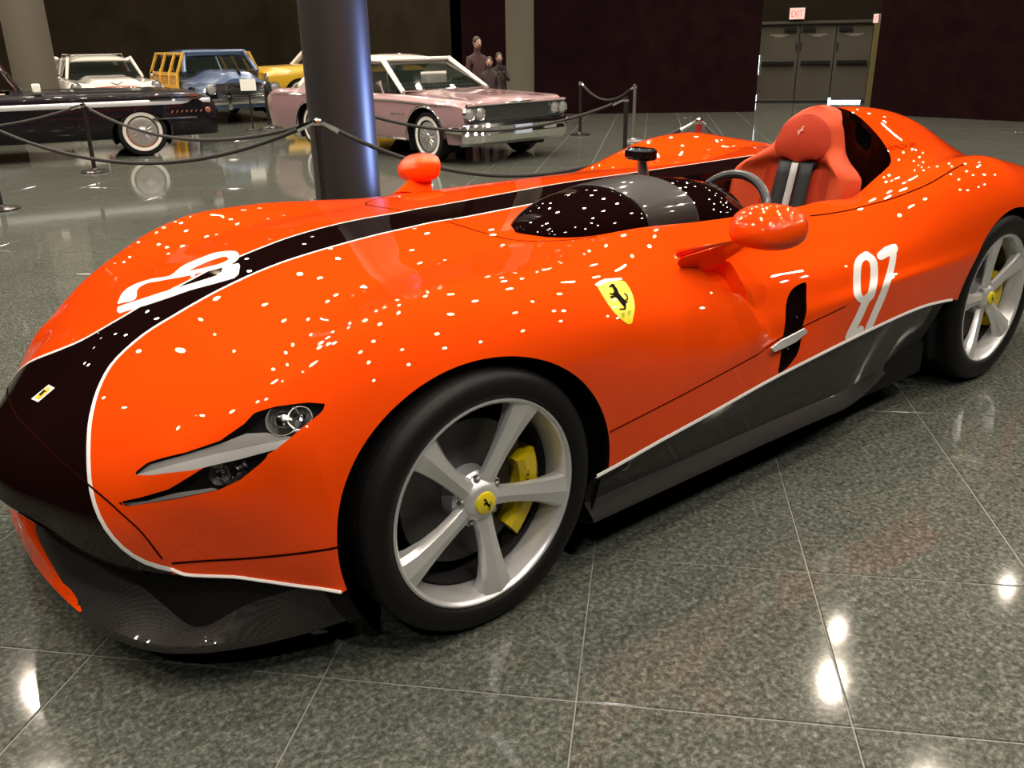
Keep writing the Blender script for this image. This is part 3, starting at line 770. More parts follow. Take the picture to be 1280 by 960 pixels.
# ---------------------------------------------------------------- headlamps
CLEAR = mat('clear_cover', (.02, .02, .02), .03, 0, 1.0, .02, alpha=.10)
bar1 = [(164, 594), (182, 580), (225, 568), (275, 553), (305, 541), (330, 540), (373, 547), (330, 553), (270, 566), (215, 580)]
bar2 = [(164, 595), (215, 581), (270, 567), (330, 554), (374, 547), (362, 553), (345, 562), (300, 574), (240, 588), (190, 595)]
patch('lamp_bar_cowl', polyf(bar1), (160, 536, 378, 598), GREYTRIM, CARROOT, off=-.008, step=1.6, mirror=True)
patch('light_bar', polyf(bar2), (160, 542, 378, 598), BAR, CARROOT, off=-.001, step=1.6, mirror=True)
strip = [(142, 630), (180, 627), (215, 618), (262, 611), (272, 613), (220, 625), (160, 634)]
patch('lamp_lower_trim', polyf(strip), (138, 606, 276, 638), GREYTRIM, CARROOT, off=-.010, step=1.6, mirror=True)
for (u, v), r in (((352, 523), .036), ((374, 521), .026), ((290, 590), .034), ((272, 594), .024)):
    h, n = hit(u, v); d = ray(u, v)[1]; n = n if n @ d < 0 else -n
    for s in (1, -1):
        c = (h - n*.016)*np.array([1, s, 1]); nn = Vector(n*np.array([1, s, 1]))
        M = Matrix.Translation(Vector(c)) @ nn.to_track_quat('Z', 'Y').to_matrix().to_4x4()
        bowl = MB().lathe([(.0001, -.012), (r*.5, -.010), (r*.85, -.002), (r, .008), (r*1.06, .008), (r*1.06, -.01)], 20).xf(M)
        pr_ = obj('lamp_reflector', bowl, LENS, CARROOT)
        obj('lamp_lens', MB().lathe([(.0001, .010), (r*.3, .009), (r*.5, .003), (r*.52, -.009)], 18).xf(M), CHROME, pr_)
patch('lamp_cover', polyf([(182, 581), (230, 566), (275, 551), (305, 530), (318, 516), (345, 508), (385, 503), (411, 505), (382, 531), (345, 562), (300, 600), (272, 613), (220, 624), (160, 633), (142, 629), (210, 612), (235, 597), (190, 594), (164, 594)]),
      (140, 500, 414, 636), CLEAR, CARROOT, off=-.0015, step=2.0, mirror=True)
# silver fin in the flank outlet
fin = [(958, 435), (972, 425), (986, 418), (1001, 410), (1004, 415), (990, 427), (975, 435), (962, 440)]
patch('outlet_fin', polyf(fin), (955, 407, 1006, 443), ALLOY, CARROOT, off=.010, step=1.2, mirror=True, solid=.008)

# ---------------------------------------------------------------- door mirrors
for s in (-1, 1):
    rows = []
    for i in range(13):
        t = i/12; x = lerp(-.10, .045, t); k = math.sqrt(max(0, 1-(1-min(1, t/.72))**2.2)) if t < .72 else 1 - .10*((t-.72)/.28)**2
        k = max(k, .02)
        row = []
        for a in np.linspace(0, 2*math.pi, 24, endpoint=False):
            ca, sa = math.cos(a), math.sin(a); sq = lambda c: math.copysign(abs(c)**.82, c)
            row.append((x+.02*k*sa, .118*k*sq(ca), .062*k*sq(sa)*(1.15 if sa > 0 else .9)))
        rows.append(row)
    mm = MB().grid(rows, closev=True); nrow = len(mm.v)
    mm.f.append(tuple(range(24)));
    mirror_c = Vector((1.07, s*.935, .886))
    M = Matrix.Translation(mirror_c) @ Matrix.Rotation(math.radians(-6*s), 4, 'Z')
    mo = obj('mirror_housing', mm.xf(M), PAINT, CARROOT, angle=50)
    gl = MB().add([(.040, .095*math.cos(a), .05*math.sin(a)) for a in np.linspace(0, 2*math.pi, 24, endpoint=False)], [tuple(range(24))]).xf(M)
    obj('mirror_glass', gl, CHROME, mo, smooth=False)
    st = []
    A = smooth_line(np.array([(1.055, s*.905, .862), (1.03, s*.875, .842), (.985, s*.84, .815), (.93, s*.80, .785)]), 4)
    for i, p in enumerate(A):
        t = i/(len(A)-1); st.append([(p[0]+lerp(.045, .10, t)*math.cos(a), p[1]+lerp(.03, .02, t)*math.sin(a)*s, p[2]+lerp(.022, .03, t)*math.sin(a)-.02*t*math.cos(a)) for a in np.linspace(0, 2*math.pi, 16, endpoint=False)])
    obj('mirror_stalk', MB().grid(st, closev=True), PAINT, CARROOT, angle=60)

# ---------------------------------------------------------------- windscreen bubble, dash, steering wheel, seat
SCRX = [.555, .59, .64, .70, .80, .90, 1.0, 1.1, 1.2, 1.27]
def screen(x0, x1, name, m, lift=0.0, n=24):
    rows = []
    for x in np.linspace(x0, x1, n):
        w = crom(SCRX, [.01, .085, .135, .175, .212, .232, .242, .248, .25, .25], x); zt = crom(SCRX, [.875, .893, .914, .934, .957, .970, .978, .982, .984, .985], x)
        rows.append([(x, -.385+(w+lift)*math.sin(a), .835 + (zt+lift-.835)*max(math.cos(a), 0)**.75) for a in np.linspace(-math.pi/2, math.pi/2, 29)])
    return obj(name, MB().grid(rows), m, CARROOT, solid=.004)
screen(.555, .905, 'windscreen', BLACK)
so = screen(.90, 1.12, 'windscreen_band', CARBON, .003); so['label'] = 'grey carbon band behind the windscreen'
rows = []
for a in np.linspace(-math.pi/2, math.pi/2, 21):
    rows.append([(1.13, -.385+.20*math.sin(a), .80+.165*math.cos(a)), (1.20, -.385+.215*math.sin(a), .80+.17*math.cos(a)), (1.32, -.385+.22*math.sin(a), .79+.165*math.cos(a)), (1.44, -.385+.215*math.sin(a), .78+.15*math.cos(a)),
                 (1.50, -.385+.19*math.sin(a), .77+.115*math.cos(a)), (1.51, -.385+.10*math.sin(a), .76+.05*math.cos(a))])
obj('instrument_cowl', MB().grid(rows), BLACK, CARROOT)
obj('dash_board', MB().box((1.30, -.375, .72), (.20, .255, .10)), BLACK, CARROOT, smooth=False, bevel=.03)
GRIP = mat('wheel_grip', (.03, .03, .032), .45, 0, .5, .15)
Msw = Matrix.Translation((1.58, -.385, .775)) @ Matrix.Rotation(math.radians(-66), 4, 'Y')
ring = [(.175*math.cos(a)*(.93 if math.cos(a) < 0 else 1), .18*math.sin(a), 0) for a in np.linspace(0, 2*math.pi, 48, endpoint=False)]
sw = obj('steering_wheel', MB().tube(ring, .017, 10, close=True).xf(Msw), GRIP, CARROOT)
obj('wheel_hub', MB().lathe([(.0001, .03), (.05, .028), (.065, .01), (.065, -.03)], 20).xf(Msw), BLACK, sw)
for a in (90, -90, 180):
    ca, sa = math.cos(math.radians(a)), math.sin(math.radians(a))
    obj('wheel_spoke', MB().tube([(.05*ca, .05*sa, .01), (.11*ca, .11*sa, .012), (.172*ca, .172*sa, 0)], [.020, .016, .014], 8).xf(Msw), GRIP, sw)
obj('steering_column', MB().tube([(1.58, -.385, .775), (1.40, -.385, .72)], .04, 12), BLACK, sw)
# rear-view mirror on its bracket
obj('mirror_bracket', MB().tube([(1.47, -.06, .88), (1.472, -.055, .93), (1.468, -.05, .975)], [.026, .022, .018], 10), STEEL, CARROOT)
obj('rear_view_mirror', MB().box((1.46, -.05, 1.0), (.035, .062, .024)), BLACK, CARROOT, bevel=.014)
# seat
SY = -.385
HW = ([.30, .50, .75, .85, .90, .93, .96, .99, 1.04, 1.09, 1.125, 1.15, 1.16], [.235, .255, .268, .272, .266, .24, .20, .172, .148, .126, .098, .055, .006])
def seat_x(z): return 1.985 + .27*(z-.8)
rows = []; back = []
zs = np.concatenate([np.linspace(.30, .9, 16), np.linspace(.91, 1.16, 26)])
for z in zs:
    hw = float(crom(HW[0], HW[1], z)); r1, r2 = [], []
    for t in np.linspace(-1, 1, 33):
        y = hw*t; wing = .085*sstep(.55, .95, abs(t))*(1-sstep(.93, 1.02, z)) ; rnd = .045*abs(t)**8 + .05*sstep(1.08, 1.16, z)
        dip = .03*(1-sstep(.4, .75, abs(t)))*(1-sstep(.93, .97, z))
        r1.append((seat_x(z)-wing+rnd+dip, SY+y, z)); r2.append((seat_x(z)+.095-.03*abs(t)**4, SY+y*.97, z-.01))
    rows.append(r1); back.append(r2)
sb = MB().grid(rows); sb.grid(back)
for k in (0, -1): sb.grid([[r[k] for r in rows], [r[k] for r in back]])
sb.grid([rows[-1], back[-1]])
seat = obj('seat', sb, LEATHER2, CARROOT, angle=50); seat['label'] = 'orange-red leather bucket seat'
hr = []
for z in np.linspace(.95, 1.13, 14):
    t = (z-.95)/.18; hw = float(crom(HW[0], HW[1], z))*.80*math.sqrt(max(.02, 1-(1-min(1, t*2.2))**2)) if t < .45 else float(crom(HW[0], HW[1], z))*.80
    hw *= math.sqrt(max(.04, 1-((max(t, .68)-.68)/.34)**2))
    hr.append([(seat_x(z)-.004-.026*(1-(y/ max(hw, 1e-3))**2)*math.sin(math.pi*min(1, .12+.8*t)), SY+y, z) for y in np.linspace(-hw, hw, 15)])
obj('headrest_cushion', MB().grid(hr), LEATHER, seat)
obj('backrest_insert', MB().grid([[(seat_x(z)+.018 - .012*(1-(t)**2), SY+t*.155, z) for t in np.linspace(-1, 1, 13)] for z in np.linspace(.32, .925, 12)]), LEATHER, seat)
obj('belt_slot', MB().box((seat_x(.935)+.004, SY, .937), (.012, .085, .013)), MATTE, seat, smooth=False, bevel=.006)
BELT = mat('black_belt', (.012, .012, .013), .7); BELTS = mat('grey_belt', (.42, .41, .40), .7)
for y0, m_, wd, of in ((-.048, BELT, .030, .008), (.048, BELT, .030, .008), (0.0, BELTS, .015, .013)):
    obj('seat_belt', MB().grid([[(seat_x(z)-of, SY+y0*(1+.5*(.94-z))-wd, z), (seat_x(z)-of-.002, SY+y0*(1+.5*(.94-z)), z), (seat_x(z)-of, SY+y0*(1+.5*(.94-z))+wd, z)] for z in np.linspace(.945, .42, 12)]), m_, seat, solid=.003)
obj('seat_cushion', MB().box((1.78, SY, .36), (.24, .22, .06)), LEATHER2, seat, bevel=.03)
PALE = mat('pale_stitch', (.72, .40, .33), .6)
hz = np.array([( -(p[0]-460), -(p[1]-430)) for s_, _ in HORSE for p in s_])
def horse_flat(name, o, ex, ez, size, m, parent, flip=1):
    us = np.arange(300, 620, 8.0); vs = np.arange(260, 630, 8.0); V = []; F = []
    g = [(u, v) for u in us for v in vs]; sh = Shell([(u, v, 0.0) for u, v in g], [(0, 0, 1.0)]*len(g), [(i*len(vs)+j, i*len(vs)+j+1, (i+1)*len(vs)+j+1, (i+1)*len(vs)+j) for i in range(len(us)-1) for j in range(len(vs)-1)])
    a, _ = sh.split(lambda V_: stroke_sdf(V_[:, :2], HORSE))
    k = size/340.0; o = np.array(o, float); ex = np.array(ex, float); ez = np.array(ez, float)
    th = math.radians(-4)
    mbh = MB(); mbh.f = a.f
    for u, v, _ in a.v:
        x, y = (u-455), -(v-445); xr, yr = x*math.cos(th)-y*math.sin(th), x*math.sin(th)+y*math.cos(th)
        mbh.v.append(tuple(o + ex*xr*k*flip + ez*yr*k))
    return obj(name, mbh, m, parent, smooth=False)
zc = 1.07
horse_flat('horse_emblem', (seat_x(zc)-.0335, SY, zc), (0, -1, 0), (.27, 0, .96), .036, PALE, seat, -1)

# ---------------------------------------------------------------- wheels
def make_wheel(name_root, cx, cz, s, R_t, width, ang0, y_out):
    """outer face towards s*y"""
    Mw = Matrix.Translation((cx, s*y_out, cz)) @ (Matrix.Identity(4) if s < 0 else Matrix.Rotation(math.pi, 4, 'Z'))
    k = R_t - .349
    T = [(.276, .006), (.279, -.006), (.290, -.013), (.305+k*.4, -.017), (.325+k*.7, -.015), (.339+k, -.005), (.3465+k, .010), (.349+k, .03), (.349+k, width-.03), (.340+k, width), (.30, width+.012), (.276, width)]
    w = obj('wheel', MB().lathe([(.2765, 0), (.277, -.006), (.272, -.0085), (.266, -.004), (.2625, .006), (.258, .03), (.246, .07), (.243, width*.75), (.262, width-.01), (.276, width)], 72, 'y').xf(Mw), ALLOY, CARROOT, angle=60)
    tyre = obj('tyre', MB().lathe(T, 72, 'y').xf(Mw), RUBBER, w, angle=60)
    obj('rim_lining', MB().lathe([(.242, .06), (.242, width*.75)], 48, 'y').xf(Mw), DISC, w)
    for q in range(5):
        a = math.radians(ang0+72*q); er = Vector((math.cos(a), 0, math.sin(a))); et = Vector((-math.sin(a), 0, math.cos(a)))
        secs = []
        for r, wl, wr, yf, dp in ((.028, .030, .030, .026, .045), (.05, .027, .030, .022, .045), (.085, .022, .029, .017, .042), (.13, .022, .031, .011, .038), (.18, .027, .036, .004, .036), (.225, .036, .043, -.003, .038), (.25, .044, .049, -.006, .042), (.268, .052, .055, -.006, .05)):
            sk = .030*(r/.268)**1.5     # the blades sweep a little
            c = er*r
            pts = [(-wl*1.05, dp), (-wl, .020+yf), (-wl*.72, .006+yf), (wr*.15, yf), (wr*.92, yf+.010), (wr, yf+.022), (wr*.95, dp)]
            secs.append([c + et*(t-sk*.6) + Vector((0, 1, 0))*h for t, h in pts])
        sp = MB().grid(secs)
        obj('spoke', sp.xf(Mw), ALLOY, w, angle=22)
    obj('hub', MB().lathe([(.0001, .012), (.036, .012), (.046, .018), (.058, .032), (.075, .048), (.075, .11), (.02, .11)], 30, 'y').xf(Mw), ALLOY, w)
    for q in range(5):
        a = math.radians(ang0+36+72*q); c = (.058*math.cos(a), .030, .058*math.sin(a))
        obj('lug_nut', MB().lathe([(.0001, -.004), (.006, -.004), (.0095, .0), (.0095, .025)], 6, 'y', c).xf(Mw), STEEL, w, angle=20)
        obj('lug_well', MB().lathe([(.0165, .008), (.0145, .006), (.013, .012), (.012, .03)], 14, 'y', c).xf(Mw), ALLOY, w)
    cap = obj('centre_cap', MB().lathe([(.0001, .003), (.024, .0035), (.029, .006), (.031, .014)], 30, 'y').xf(Mw), YELLOW, w)
    em = horse_flat('horse_emblem', (0, .0022, 0), (1, 0, 0), (0, 0, 1), .034, INK, cap)
    em.data.transform(Mw)
    obj('brake_disc', MB().lathe([(.06, .095), (.195, .095), (.195, .125), (.06, .125)], 48, 'y').xf(Mw), DISC, w, angle=30)
    cal = []
    for a in np.linspace(math.radians(-50), math.radians(20), 15):
        ca, sa = math.cos(a), math.sin(a); e = .012*abs(math.sin(a*5))
        cal.append([(r*ca, y, r*sa) for r, y in ((.150, .085), (.150, .058), (.165, .048-e*.3), (.198+e*.4, .048), (.212, .058), (.214, .14), (.15, .14))])
    mc = MB().grid(cal, closev=True); n7 = 7
    mc.f.append(tuple(range(n7))); mc.f.append(tuple(range(len(mc.v)-1, len(mc.v)-1-n7, -1)))
    co = obj('brake_caliper', mc.xf(Mw), YCAL, w, angle=30); co['label'] = 'yellow brake caliper'
    tx = text_flat('caliper_lettering', 'Ferrari', INK, co, (.172, .0465, -.045), (.02, 0, 1), (-1, 0, .02), .075, height=.016)
    tx.data.transform(Mw)
    obj('suspension_upright', MB().box((0, .17, 0), (.06, .03, .09)).xf(Mw), MATTE, w, smooth=False)
    return w
YW = .938
make_wheel('w', 0, .349, -1, .349, .25, 63, YW)
make_wheel('w', 0, .349, 1, .349, .25, 30, YW)
make_wheel('w', 2.72, .361, -1, .361, .29, 32, YW+.012)
make_wheel('w', 2.72, .361, 1, .361, .29, 10, YW+.012)
# ---------------------------------------------------------------- exit doors in the far corner
DOORM = mat('olive_door', (.105, .092, .066), .45); DFRAME = mat('door_frame', (.085, .075, .055), .5); BARM = mat('push_bar', (.012, .011, .010), .4)
JAMB = mat('yellow_jamb', (.20, .16, .06), .5)
DAY = mat('daylight_gap', (1, 1, 1), .5, emit=(.75, .85, 1.0), estr=6.0)
dl = np.array([*DL, 0.0]); dr = np.array([*DR, 0.0]); dd = dr-dl; DW = np.linalg.norm(dd); dd /= DW; dn = np.array([-dd[1], dd[0], 0.0]); dn = dn if dn @ (CAM-dl) > 0 else -dn
drz = math.atan2(dd[1], dd[0])
def door_top():
    for z in np.arange(1.5, 3.2, .01):
        if project(dl+np.array([0, 0, z]))[1] < 31: return z
DH = float(door_top())
def dbox(mb, s0, s1, z0, z1, d0, d1):
    c = dl + dd*(s0+s1)/2 + dn*(d0+d1)/2
    return mb.box((c[0], c[1], (z0+z1)/2), ((s1-s0)/2, (d1-d0)/2, (z1-z0)/2), drz)
wd = obj('wall_door', dbox(dbox(dbox(MB(), -3.5, DW+3.5, DH+.06, CEIL+.1, -.3, 0), -3.5, -.06, 0, DH+.06, -.3, 0), DW+.06, DW+3.5, 0, DH+.06, -.3, 0), BROWNWALL, smooth=False)
tag(wd, kind='structure')
fr = obj('trim_1', dbox(dbox(MB(), -.06, 0, 0, DH, -.2, .03), -.06, DW+.06, DH, DH+.06, -.2, .03), DFRAME, smooth=False); tag(fr, kind='structure')
fr = obj('trim_2', dbox(MB(), DW, DW+.12, 0, DH, -.2, .05), JAMB, smooth=False); tag(fr, kind='structure')
NOTICE = mat('pale_notice', (.36, .34, .26), .6)
cuts = [0, .36*DW, .68*DW, DW]
for k in range(3):
    a, b = cuts[k]+.012, cuts[k+1]-.012
    d = obj('door_%d' % (k+1), dbox(MB(), a, b, .03, DH-.02, -.10, -.05), DOORM, smooth=False); tag(d, kind='structure')
    obj('push_bar', dbox(MB(), a+.06, b-.06, .84, .93, -.05, .02), BARM, d, smooth=False, bevel=.01)
    obj('door_closer', dbox(MB(), b-.34 if k < 1 else a+.04, b-.06 if k < 1 else a+.32, DH-.16, DH-.08, -.05, .0), BARM, d, smooth=False)
    obj('door_pull', dbox(MB(), (b-.06 if k == 0 else a+.02), (b-.03 if k == 0 else a+.05), 1.15, 1.32, -.05, -.02), BARM, d, smooth=False)
    for w_, z_ in ((.20, 1.485), (.11, 1.455)): obj('door_notice', dbox(MB(), (a+b)/2-w_, (a+b)/2+w_, z_-.012, z_+.012, -.05, -.047), NOTICE, d, smooth=False)
    obj('kick_strip', dbox(MB(), a, b, .03, .09, -.05, -.045), STEEL, d, smooth=False)
obj('daylight_slit', dbox(MB(), cuts[2]+.05, cuts[3]-.10, .004, .045, -.06, -.043), DAY, bpy.data.objects['door_3'], smooth=False)
obj('daylight_slit', dbox(MB(), cuts[2]-.02, cuts[2]+.03, .01, .10, -.06, -.04), DAY, bpy.data.objects['door_3'], smooth=False)
obj('daylight_slit', dbox(MB(), .0, .035, .62, 1.05, -.05, -.03), DAY, bpy.data.objects['door_1'], smooth=False)
obj('daylight_slit', dbox(MB(), .0, .035, .02, .17, -.05, -.03), DAY, bpy.data.objects['door_1'], smooth=False)
SIGN = mat('lit_sign_face', (.8, .5, .45), .5, emit=(.95, .50, .44), estr=.8); SRED = mat('sign_letters', (.6, .05, .04), .5, emit=(.75, .20, .16), estr=.6)
SIGNB = mat('sign_box', (.4, .38, .36), .5)
def exit_sign(c, ex, w, h, label):
    ex = np.array(ex, float); n = np.array([ex[1], -ex[0], 0]); n = n if n @ (CAM-np.array(c)) > 0 else -n
    ex = np.cross((0, 0, 1), n)                      # reads left to right from the front
    t = thing('exit_sign', label, 'exit sign', c, 0)
    obj('sign_box', MB().box((-n[0]*.03, -n[1]*.03, 0), (w/2, .03, h/2), math.atan2(ex[1], ex[0])), SIGNB, t, smooth=False)
    obj('sign_face', MB().box((n[0]*.002, n[1]*.002, 0), (w/2-.01, .003, h/2-.01), math.atan2(ex[1], ex[0])), SIGN, t, smooth=False)
    o = -ex*w*.36 + n*.008 + np.array([0, 0, -h*.27])
    text_flat('sign_lettering', 'EXIT', SRED, t, o, ex, (0, 0, 1), w*.72, height=h*.54)
def on_door_plane(u, v, d=.05):
    o, r = ray(u, v); k = ((dl+dn*d-o) @ dn)/(r @ dn); return o + r*k
exit_sign(on_door_plane(996.5, 17, .08), dd, .34, .25, 'lit pinkish exit sign on the wall above the double doors')
exit_sign(on_door_plane(1095, 23, .9), dd*.3+dn, .26, .19, 'small pale exit sign beside the black drape edge')

# ---------------------------------------------------------------- pillars
PILM = mat('dark_pillar_paint', (.016, .012, .013), .45, 0, .6, .42)
PILG = mat('olive_pillar_paint', (.10, .088, .062), .6)
def pillar(name, u, v, D, r, m, label):
    d = ray(u, v)[1][:2]; d = d/np.hypot(*d); c = CAM[:2] + d*D
    t = thing(name, label, 'pillar', (c[0], c[1], 0))
    obj('shaft', MB().lathe([(r, 0), (r, CEIL+.02)], 40), m, t)
    obj('base_ring', MB().lathe([(r+.02, 0), (r+.02, .10), (r+.008, .12), (r, .12)], 40), m, t)
    return t
pillar('round_pillar', 436, 250, 8.25, .295, PILM, 'dark round pillar standing right behind the orange race car')
pillar('round_pillar', 650, 60, 17.6, .265, PILG, 'olive round pillar behind the pink and white hardtop')
pillar('round_pillar', 37, 60, 16.8, .33, PILG, 'pale olive round pillar behind the black convertible')

# added, hidden blue lamp that makes the blue streak on the near pillar
FLXY = atz(1066, 168, .46)[:2]
fl = thing('added_floor_lamp', 'added blue floor lamp hidden behind the race car, lighting the near pillar', 'lantern', (*FLXY, 0), math.atan2(5.0-FLXY[1], 2.8-FLXY[0]))
obj('yoke', MB().tube([(0, -.13, .30), (0, -.13, .03), (0, .13, .03), (0, .13, .30)], .012, 6), FIXT, fl); obj('base', MB().box((0, 0, .015), (.14, .16, .015)), FIXT, fl, smooth=False)
obj('housing', MB().lathe([(.0001, -.16), (.08, -.15), (.11, -.05), (.115, .12), (.108, .12), (.10, .06)], 20, 'x', (0, 0, .32)), FIXT, fl)
_l = bpy.data.lights.new('added_bulb', 'SPOT'); _o = bpy.data.objects.new('added_bulb', _l); COL.objects.link(_o); _o.parent = fl
_l.energy = 1500; _l.color = (.30, .42, 1.0); _l.spot_size = math.radians(24); _l.spot_blend = .5; _l.shadow_soft_size = .09
_o.location = (.14, 0, .32); _o.rotation_euler = (math.radians(98), 0, math.radians(-90))

# ---------------------------------------------------------------- rope barriers
POSTM = mat('dark_post', (.05, .042, .040), .25, .7); ROPE = mat('dark_rope', (.016, .012, .011), .75); bump(ROPE, 150, .4)
REDPOST = mat('red_post', (.45, .02, .02), .35, 0, .5, .1)
PH = .82
POSTS = {}
def barrier(key, xy, label, m=POSTM, h=PH, m2=CHROME):
    t = thing('barrier_post', label, 'barrier post', (xy[0], xy[1], 0), 0, 'rope barrier posts')
    obj('base', MB().lathe([(.0001, 0), (.165, 0), (.165, .012), (.14, .024), (.04, .034), (.03, .05)], 28), m, t)
    obj('pole', MB().lathe([(.025, .03), (.025, h-.04)], 16), m, t)
    obj('cap', MB().lathe([(.0001, h+.005), (.02, h), (.032, h-.012), (.034, h-.03), (.030, h-.05), (.025, h-.05)], 16), m2, t)
    POSTS[key] = np.array([xy[0], xy[1], h-.03])
def z_at(u, v, z): return atz(u, v, z)[:2]
barrier('A', atz(725, 169, 0)[:2], 'dark barrier post standing free ahead of the black drape beside the pink hardtop')
barrier('C', atz(119, 215, 0)[:2], 'dark barrier post in front of the black convertible door')
barrier('D', z_at(396, 148, .90), 'dark barrier post right in front of the dark round pillar', h=.90)
barrier('B', z_at(794, 105, PH), 'bright steel barrier post beyond the rear-view mirror of the race car', m=STEEL)
barrier('B2', z_at(783, 121, PH), 'dark barrier post close beside the bright steel one')
barrier('E', z_at(874, 147, PH), 'red barrier post behind the rear wing of the race car', m=REDPOST)
barrier('F', atz(2, 262, 0)[:2], 'dark barrier post at the rope end nearest the race car nose')
barrier('S', atz(337, 160, 0)[:2], 'dark barrier post in front of the blue wood-bodied wagon')
barrier('G', (POSTS['D'][:2] + np.array([1.6, 2.6])), 'dark barrier post behind the dark round pillar')
barrier('H', atz(1075, 172, .79)[:2], 'dark barrier post behind the head fairing of the race car')
barrier('J', (POSTS['C'][:2] + np.array([-2.6, .35])), 'dark barrier post in front of the black convertible rear seat')
def rope(a, b, sag, label):
    A, B = POSTS[a], POSTS[b]; t = (B-A); L = np.linalg.norm(t[:2]); e = t/np.linalg.norm(t); A = A + e*.035; B = B - e*.035
    root = thing('barrier_rope', label, 'rope', ((A+B)/2)*np.array([1, 1, 0]), 0, 'barrier ropes'); o = np.array(root.location)
    S = np.linspace(0, 1, 33); pts = [A + (B-A)*s - np.array([0, 0, sag*4*s*(1-s)]) - o for s in S]
    obj('cord', MB().tube(pts[1:-1], .0165, 8), ROPE, root)
    for q, w_ in ((0, 1), (-1, -2)):
        obj('end_clip', MB().tube([pts[q], lerp(pts[q], pts[w_], 1.3)], [.014, .021], 8), CHROME, root)
rope('D', 'F', .33, 'sagging dark rope from the pillar post past the black convertible wheel')
rope('D', 'C', .25, 'dark rope from the pillar post to the post by the convertible door')
rope('D', 'E', .42, 'dark rope hanging behind the orange door mirror')
rope('G', 'B2', .30, 'dark rope hanging in front of the pink hardtop bumper')
rope('A', 'B', .22, 'short dark rope looping between two posts before the drape')
rope('E', 'H', .25, 'dark rope running down behind the head fairing')
rope('C', 'J', .2, 'dark rope along the flank of the black convertible')

